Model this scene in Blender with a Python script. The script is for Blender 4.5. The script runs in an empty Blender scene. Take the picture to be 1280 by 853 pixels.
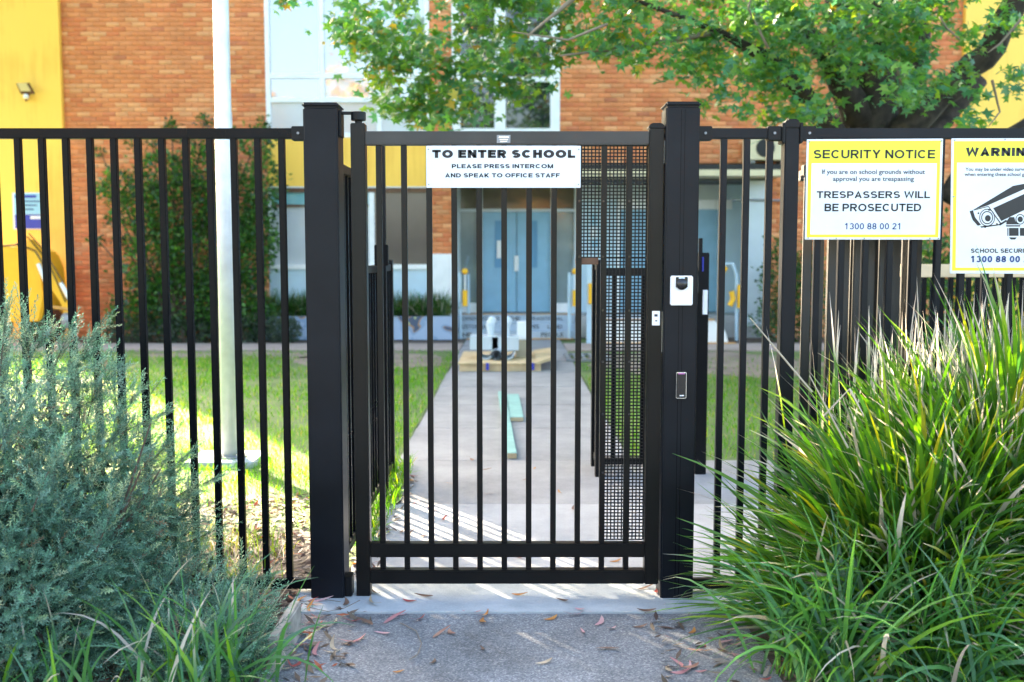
import bpy, bmesh, math, random
import numpy as np
from mathutils import Vector, Matrix
random.seed(7); rng = np.random.default_rng(7)
S = bpy.context.scene; COL = S.collection
R = math.radians

# ------------------------------------------------------------------ camera, sky, sun, exposure
CAM_H = 1.555; F_PX = 1257.0; PITCH = math.atan(106 / F_PX)
cd = bpy.data.cameras.new('camera'); cam = bpy.data.objects.new('camera', cd); COL.objects.link(cam)
cd.sensor_width = 36; cd.lens = 36 * F_PX / 1280; cd.clip_start = 0.05; cd.clip_end = 600
cam.location = (0, 0, CAM_H); cam.rotation_euler = (math.pi / 2 - PITCH, 0, 0)
cd.dof.use_dof = True; cd.dof.focus_distance = 4.5; cd.dof.aperture_fstop = 2.2
S.camera = cam
SUN_EL = R(25); SUN_H = Vector((-0.584, 0.811, 0)).normalized()       # horizontal direction towards the sun
w = bpy.data.worlds.new('World'); S.world = w; w.use_nodes = True
nt = w.node_tree; bg = nt.nodes['Background']
sky = nt.nodes.new('ShaderNodeTexSky'); sky.sky_type = 'NISHITA'; sky.sun_disc = False
sky.sun_elevation = SUN_EL; sky.sun_rotation = math.atan2(SUN_H.x, SUN_H.y); sky.dust_density = 4.5; sky.ozone_density = 0.5
nt.links.new(sky.outputs[0], bg.inputs[0]); bg.inputs[1].default_value = 0.15
sl = bpy.data.lights.new('sun', 'SUN'); so = bpy.data.objects.new('sun', sl); COL.objects.link(so)
sl.energy = 5.0; sl.angle = R(0.5); sl.color = (1, 0.83, 0.60)
to_sun = Vector((SUN_H.x * math.cos(SUN_EL), SUN_H.y * math.cos(SUN_EL), math.sin(SUN_EL)))
so.rotation_euler = to_sun.to_track_quat('Z', 'Y').to_euler(); so.location = (-20, 30, 30)
S.view_settings.view_transform = 'Standard'; S.view_settings.look = 'None'
S.view_settings.exposure = 3.15; S.view_settings.gamma = 1
S.cycles.max_bounces = 8; S.cycles.transparent_max_bounces = 8

_s, _c = math.sin(PITCH), math.cos(PITCH)
def P(px, py, Y):           # the point of the world at depth Y that the photograph shows at (px, py)
    u = (px - 640) / F_PX; v = -(py - 426.5) / F_PX
    t = Y / (_c + v * _s)
    return Vector((u * t, Y, CAM_H + (-_s + v * _c) * t))
def G(px, py, z=0.0):       # the same for a point at height z
    u = (px - 640) / F_PX; v = -(py - 426.5) / F_PX
    t = (z - CAM_H) / (-_s + v * _c)
    return Vector((u * t, (_c + v * _s) * t, z))

# ------------------------------------------------------------------ materials
def new_mat(name):
    m = bpy.data.materials.new(name); m.use_nodes = True
    return m, m.node_tree, m.node_tree.nodes['Principled BSDF']
def mat(name, col, rough=0.6, metal=0.0, var=0.0, vscale=6.0, bump=0.0, bscale=40.0, spec=0.5, col2=None, coat=0.0, ior=None, detail=6):
    m, t, b = new_mat(name)
    b.inputs['Base Color'].default_value = (*col, 1); b.inputs['Roughness'].default_value = rough
    b.inputs['Metallic'].default_value = metal; b.inputs['Specular IOR Level'].default_value = spec
    b.inputs['Coat Weight'].default_value = coat
    if ior: b.inputs['IOR'].default_value = ior
    tc = t.nodes.new('ShaderNodeTexCoord')
    if var > 0 or col2:
        n = t.nodes.new('ShaderNodeTexNoise'); n.inputs['Scale'].default_value = vscale; n.inputs['Detail'].default_value = detail
        t.links.new(tc.outputs['Object'], n.inputs['Vector'])
        r = t.nodes.new('ShaderNodeValToRGB')
        a = [max(0, c * (1 - var)) for c in col]; z = col2 if col2 else [min(1, c * (1 + var)) for c in col]
        r.color_ramp.elements[0].position = 0.35; r.color_ramp.elements[1].position = 0.68
        r.color_ramp.elements[0].color = (*a, 1); r.color_ramp.elements[1].color = (*z, 1)
        t.links.new(n.outputs[0], r.inputs[0]); t.links.new(r.outputs[0], b.inputs['Base Color'])
    if bump > 0:
        n2 = t.nodes.new('ShaderNodeTexNoise'); n2.inputs['Scale'].default_value = bscale; n2.inputs['Detail'].default_value = 8
        t.links.new(tc.outputs['Object'], n2.inputs['Vector'])
        bp = t.nodes.new('ShaderNodeBump'); bp.inputs['Strength'].default_value = bump; bp.inputs['Distance'].default_value = 0.01
        t.links.new(n2.outputs[0], bp.inputs['Height']); t.links.new(bp.outputs[0], b.inputs['Normal'])
    return m
def tint_mat(name, rough=0.5, trans=0.0, spec=0.4, bump=0.0, bscale=60, var=0.0):
    """base colour from the 'tint' attribute: the colour each leaf, blade or brick has of its own"""
    m, t, b = new_mat(name)
    a = t.nodes.new('ShaderNodeAttribute'); a.attribute_name = 'tint'
    b.inputs['Roughness'].default_value = rough; b.inputs['Specular IOR Level'].default_value = spec
    src = a.outputs['Color']
    tc = t.nodes.new('ShaderNodeTexCoord')
    if var > 0:
        n = t.nodes.new('ShaderNodeTexNoise'); n.inputs['Scale'].default_value = 2.2; n.inputs['Detail'].default_value = 12; n.inputs['Roughness'].default_value = 0.75
        ge = t.nodes.new('ShaderNodeNewGeometry'); t.links.new(ge.outputs['Position'], n.inputs['Vector'])
        mr = t.nodes.new('ShaderNodeMapRange'); mr.inputs[1].default_value = 0.3; mr.inputs[2].default_value = 0.7
        mr.inputs[3].default_value = 1 - var; mr.inputs[4].default_value = 1 + var
        t.links.new(n.outputs[0], mr.inputs[0])
        mx = t.nodes.new('ShaderNodeMix'); mx.data_type = 'RGBA'; mx.blend_type = 'MULTIPLY'; mx.inputs[0].default_value = 1
        t.links.new(src, mx.inputs[6]); t.links.new(mr.outputs[0], mx.inputs[7]); src = mx.outputs[2]
    t.links.new(src, b.inputs['Base Color'])
    if bump > 0:
        n2 = t.nodes.new('ShaderNodeTexNoise'); n2.inputs['Scale'].default_value = bscale; n2.inputs['Detail'].default_value = 6
        t.links.new(tc.outputs['Object'], n2.inputs['Vector'])
        bp = t.nodes.new('ShaderNodeBump'); bp.inputs['Strength'].default_value = bump; bp.inputs['Distance'].default_value = 0.01
        t.links.new(n2.outputs[0], bp.inputs['Height']); t.links.new(bp.outputs[0], b.inputs['Normal'])
    if trans > 0:
        tr = t.nodes.new('ShaderNodeBsdfTranslucent')
        hs = t.nodes.new('ShaderNodeHueSaturation'); hs.inputs['Saturation'].default_value = 1.15; hs.inputs['Value'].default_value = 2.05; hs.inputs['Hue'].default_value = 0.485
        t.links.new(src, hs.inputs['Color']); t.links.new(hs.outputs[0], tr.inputs['Color'])
        mix = t.nodes.new('ShaderNodeMixShader'); mix.inputs[0].default_value = trans
        t.links.new(b.outputs[0], mix.inputs[1]); t.links.new(tr.outputs[0], mix.inputs[2])
        t.links.new(mix.outputs[0], t.nodes['Material Output'].inputs['Surface'])
    return m
M = {}
M['black'] = mat('black_powder_coat', (0.0035, 0.004, 0.0055), 0.27, var=0.25, vscale=3, bump=0.04, bscale=220, spec=0.13)
M['gate_paint'] = mat('gate_powder_coat', (0.0040, 0.0038, 0.0036), 0.30, var=0.25, vscale=3, bump=0.05, bscale=220, spec=0.22, col2=(0.008, 0.0075, 0.007))
M['gate_sky_sheen'] = mat('gate_coat_sky_sheen', (0.016, 0.0158, 0.015), 0.34, var=0.35, vscale=5, bump=0.05, bscale=220, spec=0.5)  # lighter grey painted in for the sky's reflection on the top rail
M['black_sheen'] = mat('black_sheen_coat', (0.0020, 0.0034, 0.0068), 0.36, var=0.2, vscale=3, bump=0.03, bscale=220, spec=0.20, col2=(0.006, 0.008, 0.012))
M['slide_coat'] = mat('sliding_gate_coat', (0.006, 0.0055, 0.005), 0.50, spec=0.85, var=0.2, vscale=4)
M['black_satin'] = mat('black_satin_steel', (0.003, 0.0035, 0.0045), 0.40, var=0.2, vscale=4, bump=0.03, bscale=240, spec=0.22)
M['black_plastic'] = mat('black_plastic', (0.012, 0.012, 0.013), 0.2)
M['steel'] = mat('bright_steel', (0.62, 0.64, 0.66), 0.25, 1.0, var=0.1, vscale=20)
M['grey_plate'] = mat('grey_plate', (0.25, 0.26, 0.27), 0.4, 0.3, var=0.2, vscale=60)
M['galv'] = mat('galvanised_steel', (0.66, 0.68, 0.70), 0.42, 0.25, var=0.10, vscale=9, bump=0.05, bscale=90)
M['white_sign'] = mat('white_sign_face', (0.68, 0.73, 0.76), 0.32, var=0.05, vscale=3.5)
M['yellow_print'] = mat('yellow_print', (0.80, 0.80, 0.03), 0.34, var=0.03, vscale=8)
M['ink'] = mat('dark_ink', (0.002, 0.003, 0.006), 0.4)
M['ink_blue'] = mat('blue_ink', (0.018, 0.045, 0.17), 0.4)
M['ink_grey'] = mat('grey_ink', (0.010, 0.016, 0.024), 0.4)
M['white_plastic'] = mat('white_plastic', (0.80, 0.80, 0.80), 0.3, var=0.03)
M['white_paint'] = mat('white_paint', (0.78, 0.79, 0.80), 0.5, var=0.05, vscale=5)
M['pale_panel'] = mat('pale_blue_panel', (0.46, 0.60, 0.70), 0.5, var=0.05, vscale=3)
M['grey_panel'] = mat('grey_white_panel', (0.50, 0.56, 0.60), 0.5, var=0.06, vscale=2)
M['blue_door'] = mat('blue_door_paint', (0.21, 0.40, 0.55), 0.42, var=0.06, vscale=4)
M['blue_dark'] = mat('blue_trim', (0.09, 0.26, 0.44), 0.4)
def streak_mat(name, col, rough):
    m, t, b = new_mat(name); tc = t.nodes.new('ShaderNodeTexCoord'); mp = t.nodes.new('ShaderNodeMapping'); mp.inputs['Scale'].default_value = (3.5, 3.5, .22)
    n = t.nodes.new('ShaderNodeTexNoise'); n.inputs['Scale'].default_value = 1.6; n.inputs['Detail'].default_value = 10; n.inputs['Roughness'].default_value = .7
    n2 = t.nodes.new('ShaderNodeTexNoise'); n2.inputs['Scale'].default_value = .9; n2.inputs['Detail'].default_value = 5
    t.links.new(tc.outputs['Object'], mp.inputs[0]); t.links.new(mp.outputs[0], n.inputs['Vector']); t.links.new(tc.outputs['Object'], n2.inputs['Vector'])
    ad = t.nodes.new('ShaderNodeMath'); t.links.new(n.outputs[0], ad.inputs[0]); t.links.new(n2.outputs[0], ad.inputs[1])
    r = t.nodes.new('ShaderNodeValToRGB'); r.color_ramp.elements[0].position = .72; r.color_ramp.elements[1].position = 1.25
    r.color_ramp.elements[0].color = (col[0] * .86, col[1] * .80, col[2] * .9, 1); r.color_ramp.elements[1].color = (min(1, col[0] * 1.04), col[1] * 1.08, col[2] * 1.6, 1)
    t.links.new(ad.outputs[0], r.inputs[0]); t.links.new(r.outputs[0], b.inputs['Base Color']); b.inputs['Roughness'].default_value = rough
    bp = t.nodes.new('ShaderNodeBump'); bp.inputs['Strength'].default_value = .15; bp.inputs['Distance'].default_value = .01; t.links.new(n2.outputs[0], bp.inputs['Height']); t.links.new(bp.outputs[0], b.inputs['Normal'])
    return m
M['yellow_wall'] = streak_mat('yellow_painted_wall', (0.92, 0.52, 0.05), 0.55)
M['yellow_steel'] = mat('yellow_machine_paint', (0.85, 0.43, 0.01), 0.35, var=0.06, vscale=4)
M['yellow_sleeve'] = mat('yellow_handrail_sleeve', (0.85, 0.45, 0.01), 0.45)
M['brown_trim'] = mat('brown_timber_trim', (0.12, 0.055, 0.025), 0.6, var=0.2, vscale=12)
M['cream'] = mat('cream_paint', (0.66, 0.56, 0.36), 0.55, var=0.06, vscale=5)
M['dark_void'] = mat('dark_interior', (0.02, 0.02, 0.02), 0.8)
M['soffit'] = mat('soffit_board', (0.10, 0.10, 0.10), 0.7, var=0.1)
M['glass_sky'] = mat('reflective_window_glass', (0.16, 0.18, 0.20), 0.03, 0.0, ior=2.9)
M['glass_dark'] = mat('dark_window_glass', (0.015, 0.018, 0.02), 0.03, ior=1.7)
M['glass_blind'] = mat('window_over_pale_blind', (0.50, 0.52, 0.54), 0.06, ior=1.5, var=0.06, vscale=1.3)
M['glass_brown'] = mat('window_over_brown_blind', (0.13, 0.105, 0.09), 0.06, ior=1.5, var=0.12, vscale=1.0)
M['glass_teal'] = mat('window_strip_teal', (0.18, 0.40, 0.43), 0.08)
M['glass_grey'] = mat('sidelight_glass', (0.20, 0.25, 0.26), 0.05, ior=1.5, var=0.12, vscale=2)
M['mortar'] = mat('mortar', (0.54, 0.25, 0.115), 0.9, var=0.15, vscale=9)
M['brick'] = tint_mat('brick_clay', 0.85, bump=0.3, bscale=50, var=0.2)
M['bark'] = mat('tree_bark', (0.040, 0.030, 0.024), 0.9, var=0.55, vscale=10, bump=0.9, bscale=22)
M['twig'] = mat('pale_twig', (0.20, 0.16, 0.12), 0.8)
M['woody'] = mat('shrub_wood', (0.10, 0.07, 0.05), 0.9)
M['leaf'] = tint_mat('tree_leaf', 0.36, trans=0.42, spec=0.6)
M['blade'] = tint_mat('strap_leaf_blade', 0.36, trans=0.32, spec=0.5)
M['needle'] = tint_mat('grey_green_needle', 0.5, trans=0.22, spec=0.4)
M['lawn'] = tint_mat('lawn_blade', 0.5, trans=0.40, spec=0.3)
M['litter'] = tint_mat('dead_leaf', 0.6, trans=0.12, spec=0.3, var=0.25)
M['pvc'] = mat('grey_pvc', (0.50, 0.56, 0.60), 0.35, var=0.04)
M['card'] = mat('cardboard', (0.42, 0.36, 0.26), 0.8, var=0.06)
M['timber'] = mat('raw_timber', (0.56, 0.41, 0.22), 0.7, var=0.2, vscale=5)
M['mint'] = mat('mint_treated_timber', (0.20, 0.38, 0.335), 0.6, var=0.1, vscale=9)
M['orange_nose'] = mat('orange_step_nosing', (0.55, 0.27, 0.06), 0.6, var=0.1)
M['step_paint'] = mat('grey_blue_step_paint', (0.36, 0.43, 0.50), 0.6, var=0.07, vscale=4)
M['poster_blue'] = mat('poster_blue', (0.03, 0.04, 0.35), 0.4)
M['poster_light'] = mat('poster_light_blue', (0.28, 0.52, 0.68), 0.4, var=0.04)
M['sandstone'] = mat('sandstone_edging', (0.33, 0.30, 0.25), 0.9, var=0.25, vscale=14, bump=0.5, bscale=40)
M['tan_rail'] = mat('pale_tan_rail', (0.66, 0.50, 0.30), 0.5, var=0.1)

def asphalt_mat():
    m, t, b = new_mat('worn_asphalt')
    tc = t.nodes.new('ShaderNodeTexCoord')
    v = t.nodes.new('ShaderNodeTexVoronoi'); v.inputs['Scale'].default_value = 165
    t.links.new(tc.outputs['Object'], v.inputs['Vector'])
    sep = t.nodes.new('ShaderNodeSeparateColor'); t.links.new(v.outputs['Color'], sep.inputs[0])
    r = t.nodes.new('ShaderNodeValToRGB'); e = r.color_ramp.elements
    e[0].position = 0.0; e[0].color = (0.10, 0.106, 0.115, 1); e[1].position = 1.0; e[1].color = (0.33, 0.325, 0.31, 1)
    x = e.new(0.55); x.color = (0.165, 0.172, 0.18, 1); x = e.new(0.90); x.color = (0.235, 0.24, 0.245, 1)
    t.links.new(sep.outputs[0], r.inputs[0])
    n = t.nodes.new('ShaderNodeTexNoise'); n.inputs['Scale'].default_value = 2.2; n.inputs['Detail'].default_value = 9; n.inputs['Roughness'].default_value = 0.7
    t.links.new(tc.outputs['Object'], n.inputs['Vector'])
    mr = t.nodes.new('ShaderNodeMapRange'); mr.inputs[1].default_value = 0.3; mr.inputs[2].default_value = 0.7; mr.inputs[3].default_value = 0.62; mr.inputs[4].default_value = 1.3
    t.links.new(n.outputs[0], mr.inputs[0])
    mx = t.nodes.new('ShaderNodeMix'); mx.data_type = 'RGBA'; mx.blend_type = 'MULTIPLY'; mx.inputs[0].default_value = 1
    t.links.new(r.outputs[0], mx.inputs[6]); t.links.new(mr.outputs[0], mx.inputs[7]); t.links.new(mx.outputs[2], b.inputs['Base Color'])
    b.inputs['Roughness'].default_value = 0.8
    bp = t.nodes.new('ShaderNodeBump'); bp.inputs['Strength'].default_value = 0.9; bp.inputs['Distance'].default_value = 0.004
    t.links.new(sep.outputs[1], bp.inputs['Height']); t.links.new(bp.outputs[0], b.inputs['Normal'])
    return m
def concrete_mat(name, lo, hi, s1=1.6, bump=0.35):
    m, t, b = new_mat(name)
    tc = t.nodes.new('ShaderNodeTexCoord')
    n = t.nodes.new('ShaderNodeTexNoise'); n.inputs['Scale'].default_value = s1; n.inputs['Detail'].default_value = 12; n.inputs['Roughness'].default_value = 0.68
    n2 = t.nodes.new('ShaderNodeTexNoise'); n2.inputs['Scale'].default_value = 90; n2.inputs['Detail'].default_value = 4
    for q in (n, n2): t.links.new(tc.outputs['Object'], q.inputs['Vector'])
    ad = t.nodes.new('ShaderNodeMath'); ad.operation = 'MULTIPLY_ADD'; ad.inputs[1].default_value = 0.25
    t.links.new(n2.outputs[0], ad.inputs[0]); t.links.new(n.outputs[0], ad.inputs[2])
    r = t.nodes.new('ShaderNodeValToRGB'); r.color_ramp.elements[0].position = 0.42; r.color_ramp.elements[1].position = 0.82
    r.color_ramp.elements[0].color = (*lo, 1); r.color_ramp.elements[1].color = (*hi, 1)
    t.links.new(ad.outputs[0], r.inputs[0]); t.links.new(r.outputs[0], b.inputs['Base Color'])
    b.inputs['Roughness'].default_value = 0.85
    bp = t.nodes.new('ShaderNodeBump'); bp.inputs['Strength'].default_value = bump; bp.inputs['Distance'].default_value = 0.004
    t.links.new(n2.outputs[0], bp.inputs['Height']); t.links.new(bp.outputs[0], b.inputs['Normal'])
    return m
M['asphalt'] = asphalt_mat()
M['slab'] = concrete_mat('pale_concrete', (0.27, 0.295, 0.30), (0.48, 0.50, 0.50), 2.4)
M['apron'] = concrete_mat('grey_concrete', (0.27, 0.265, 0.26), (0.42, 0.41, 0.40))
M['path'] = concrete_mat('grey_path', (0.17, 0.168, 0.168), (0.33, 0.32, 0.31), 1.3)
M['paving'] = concrete_mat('pinkish_paving', (0.26, 0.20, 0.165), (0.40, 0.32, 0.27))
M['soil'] = concrete_mat('garden_soil', (0.035, 0.026, 0.018), (0.15, 0.11, 0.08), 5, 0.9)
M['turf'] = concrete_mat('turf_soil', (0.05, 0.10, 0.018), (0.14, 0.19, 0.05), 1.8, 0.9)
M['bare'] = concrete_mat('bare_dirt', (0.13, 0.10, 0.075), (0.28, 0.225, 0.17), 2.2, 0.9)
def mural_mat():
    m, t, b = new_mat('mural_paint')
    tc = t.nodes.new('ShaderNodeTexCoord')
    n = t.nodes.new('ShaderNodeTexNoise'); n.inputs['Scale'].default_value = 2.3; n.inputs['Detail'].default_value = 1; n.inputs['Distortion'].default_value = 1.2
    t.links.new(tc.outputs['Object'], n.inputs['Vector'])
    r = t.nodes.new('ShaderNodeValToRGB'); r.color_ramp.interpolation = 'CONSTANT'; e = r.color_ramp.elements
    e[0].color = (0.06, 0.085, 0.14, 1); e[1].position = 0.41; e[1].color = (0.36, 0.20, 0.10, 1)
    x = e.new(0.435); x.color = (0.22, 0.31, 0.44, 1); x = e.new(0.52); x.color = (0.32, 0.40, 0.53, 1)
    t.links.new(n.outputs[0], r.inputs[0])
    v = t.nodes.new('ShaderNodeTexVoronoi'); v.inputs['Scale'].default_value = 7; t.links.new(tc.outputs['Object'], v.inputs['Vector'])
    ls = t.nodes.new('ShaderNodeMath'); ls.operation = 'LESS_THAN'; ls.inputs[1].default_value = 0.26; t.links.new(v.outputs['Distance'], ls.inputs[0])
    l2 = t.nodes.new('ShaderNodeMath'); l2.operation = 'LESS_THAN'; l2.inputs[1].default_value = 0.41; t.links.new(n.outputs[0], l2.inputs[0])
    mu = t.nodes.new('ShaderNodeMath'); mu.operation = 'MULTIPLY'; t.links.new(ls.outputs[0], mu.inputs[0]); t.links.new(l2.outputs[0], mu.inputs[1])
    mx = t.nodes.new('ShaderNodeMix'); mx.data_type = 'RGBA'; mx.inputs[7].default_value = (0.46, 0.50, 0.20, 1)
    t.links.new(mu.outputs[0], mx.inputs[0]); t.links.new(r.outputs[0], mx.inputs[6]); t.links.new(mx.outputs[2], b.inputs['Base Color'])
    b.inputs['Roughness'].default_value = 0.6
    return m
M['mural'] = mural_mat()

# ------------------------------------------------------------------ object helpers
OFF = {}
def tag(o, label=None, cat=None, group=None, kind=None):
    for k, v in (('label', label), ('category', cat), ('group', group), ('kind', kind)):
        if v: o[k] = v
    return o
def thing(name, label, cat, loc=(0, 0, 0), group=None):
    o = bpy.data.objects.new(name, None); COL.objects.link(o); o.location = loc; o.empty_display_size = 0.1
    OFF[o.name] = Vector(loc); return tag(o, label, cat, group)
def link(name, me, m, parent=None, loc=None):
    o = bpy.data.objects.new(name, me); COL.objects.link(o)
    if m is not None and not me.materials: me.materials.append(m)
    if parent is not None: o.parent = parent
    if loc is not None: o.location = loc
    OFF[o.name] = OFF.get(parent.name, Vector()) if parent is not None else Vector(loc or (0, 0, 0))
    return o
class MB:
    """collects shapes in world coordinates; build() links them as ONE mesh object"""
    def __init__(s): s.v = []; s.f = []
    def add(s, vs, fs):
        n = len(s.v); s.v += [Vector(q) for q in vs]; s.f += [tuple(i + n for i in f) for f in fs]; return s
    def box(s, x0, x1, y0, y1, z0, z1):
        x0, x1 = sorted((x0, x1)); y0, y1 = sorted((y0, y1)); z0, z1 = sorted((z0, z1))
        return s.add([(x0, y0, z0), (x1, y0, z0), (x1, y1, z0), (x0, y1, z0), (x0, y0, z1), (x1, y0, z1), (x1, y1, z1), (x0, y1, z1)],
                     [(0, 3, 2, 1), (4, 5, 6, 7), (0, 1, 5, 4), (1, 2, 6, 5), (2, 3, 7, 6), (3, 0, 4, 7)])
    def tube(s, pts, rad, n=8, cap=True):
        pts = [Vector(p) for p in pts]
        if not hasattr(rad, '__len__'): rad = [rad] * len(pts)
        vs = []; fs = []; up = None
        for i, p in enumerate(pts):
            d = (pts[min(i + 1, len(pts) - 1)] - pts[max(i - 1, 0)]).normalized()
            if up is None: up = d.orthogonal().normalized()
            up = (up - d * up.dot(d)).normalized(); sd = d.cross(up)
            for k in range(n):
                a = 2 * math.pi * k / n; vs.append(p + (up * math.cos(a) + sd * math.sin(a)) * rad[i])
        for i in range(len(pts) - 1):
            for k in range(n):
                a, b = i * n + k, i * n + (k + 1) % n; fs.append((a, b, b + n, a + n))
        if cap: fs.append(tuple(range(n - 1, -1, -1))); fs.append(tuple((len(pts) - 1) * n + k for k in range(n)))
        return s.add(vs, fs)
    def prism(s, poly, axis, a, b):
        """poly of 2-D points extruded along axis ('y': points are (x,z); 'z': (x,y); 'x': (y,z)) from a to b"""
        def q(p, d): return {'y': (p[0], d, p[1]), 'z': (p[0], p[1], d), 'x': (d, p[0], p[1])}[axis]
        n = len(poly)
        return s.add([q(p, a) for p in poly] + [q(p, b) for p in poly],
                     [tuple(range(n)), tuple(range(2 * n - 1, n - 1, -1))] + [(i, i + n, (i + 1) % n + n, (i + 1) % n) for i in range(n)])
    def disc(s, c, r, axis, d0, d1, n=20):
        return s.prism([(c[0] + r * math.cos(2 * math.pi * k / n), c[1] + r * math.sin(2 * math.pi * k / n)) for k in range(n)], axis, d0, d1)
    def sphere(s, c, r, n=10, sq=(1, 1, 1)):
        vs = []; fs = []
        for i in range(n + 1):
            th = math.pi * i / n
            for k in range(2 * n):
                ph = math.pi * k / n
                vs.append((c[0] + r * sq[0] * math.sin(th) * math.cos(ph), c[1] + r * sq[1] * math.sin(th) * math.sin(ph), c[2] + r * sq[2] * math.cos(th)))
        for i in range(n):
            for k in range(2 * n):
                a = i * 2 * n + k; b = i * 2 * n + (k + 1) % (2 * n); fs.append((a, a + 2 * n, b + 2 * n, b))
        return s.add(vs, fs)
    def build(s, name, m, parent=None, bevel=0.0, smooth=False, loc=None, segs=2):
        off = OFF.get(parent.name, Vector()) if parent is not None else Vector(loc or (0, 0, 0))
        me = bpy.data.meshes.new(name); me.from_pydata([v - off for v in s.v], [], s.f)
        bm = bmesh.new(); bm.from_mesh(me)
        bmesh.ops.recalc_face_normals(bm, faces=bm.faces)
        if bevel > 0:
            bmesh.ops.bevel(bm, geom=[e for e in bm.edges if e.is_manifold and e.calc_face_angle(0) > 0.5], offset=bevel, segments=segs, affect='EDGES', clamp_overlap=True)
        bm.to_mesh(me); bm.free()
        if smooth: me.polygons.foreach_set('use_smooth', [True] * len(me.polygons))
        return link(name, me, m, parent, loc if parent is None else None)
def np_mesh(name, V, F, m, parent=None, tint=None, loc=None, smooth=False):
    """V (n,3), F (k, 3 or 4) index array; tint (n,3)"""
    off = OFF.get(parent.name, Vector()) if parent is not None else Vector(loc or (0, 0, 0))
    V = np.asarray(V, dtype=np.float32) - np.array(off, dtype=np.float32); F = np.asarray(F, dtype=np.int32)
    me = bpy.data.meshes.new(name); k = F.shape[1]
    me.vertices.add(len(V)); me.vertices.foreach_set('co', V.ravel())
    me.loops.add(F.size); me.loops.foreach_set('vertex_index', F.ravel())
    me.polygons.add(len(F)); me.polygons.foreach_set('loop_start', np.arange(0, F.size, k, dtype=np.int32))
    if smooth: me.polygons.foreach_set('use_smooth', np.ones(len(F), dtype=bool))
    me.update(calc_edges=True)
    if tint is not None:
        a = me.attributes.new('tint', 'FLOAT_COLOR', 'POINT')
        c = np.ones((len(V), 4), dtype=np.float32); c[:, :3] = tint; a.data.foreach_set('color', c.ravel())
    return link(name, me, m, parent, loc if parent is None else None)
def frames(d, roll):
    """n rotation matrices whose third column is d and whose others are rolled about it"""
    d = d / np.linalg.norm(d, axis=1, keepdims=True)
    h = np.where(np.abs(d[:, 2:3]) < 0.95, np.array([[0, 0, 1.0]]), np.array([[1.0, 0, 0]]))
    a = np.cross(h, d); a /= np.linalg.norm(a, axis=1, keepdims=True); b = np.cross(d, a)
    c, s = np.cos(roll)[:, None], np.sin(roll)[:, None]
    return np.stack([a * c + b * s, -a * s + b * c, d], axis=2)
def scatter(T, TF, Rm, pos, scale):
    """copies of template T (k,3) with faces TF: world verts and faces"""
    n, k = len(pos), len(T)
    V = np.einsum('nij,kj->nki', Rm, T) * scale[:, None, None] + pos[:, None, :]
    F = (np.asarray(TF)[None] + (np.arange(n) * k)[:, None, None]).reshape(-1, len(TF[0]))
    return V.reshape(-1, 3), F
def blades(base, az, th0, bend, length, width, seg=6, roll=None):
    """strap leaves: verts (n,seg+1,2,3) and faces"""
    n = len(base); t = np.linspace(0, 1, seg + 1)
    th = th0[:, None] + bend[:, None] * t[None] ** 1.4
    dl = (length / seg)[:, None]
    r = np.concatenate([np.zeros((n, 1)), np.cumsum(np.sin(th[:, :-1]) * dl, 1)], 1)
    z = np.concatenate([np.zeros((n, 1)), np.cumsum(np.cos(th[:, :-1]) * dl, 1)], 1)
    ca, sa = np.cos(az)[:, None], np.sin(az)[:, None]
    C = np.stack([base[:, 0:1] + r * ca, base[:, 1:2] + r * sa, base[:, 2:3] + z], 2)
    ro = (rng.normal(0, 0.7, n) if roll is None else roll)[:, None] + rng.normal(0, 0.5, n)[:, None] * t[None]
    W = np.clip(1.0 - t ** 2.2, 0.03, 1) * np.clip(0.55 + t * 1.5, 0, 1)
    side = np.stack([-sa * np.cos(ro) + ca * np.cos(th) * np.sin(ro), ca * np.cos(ro) + sa * np.cos(th) * np.sin(ro), -np.sin(th) * np.sin(ro)], 2)
    hw = (width[:, None] * W[None] / 2)[..., None]
    V = np.stack([C - side * hw, C + side * hw], 2)
    i = np.arange(seg)
    f = np.stack([2 * i, 2 * i + 1, 2 * i + 3, 2 * i + 2], 1)
    F = (f[None] + (np.arange(n) * 2 * (seg + 1))[:, None, None]).reshape(-1, 4)
    return V, F
def arc(cx, cy, rx, ry, a0, a1, n=10): return [(cx + rx * math.cos(R(a0 + (a1 - a0) * i / n)), cy + ry * math.sin(R(a0 + (a1 - a0) * i / n))) for i in range(n + 1)]
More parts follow.
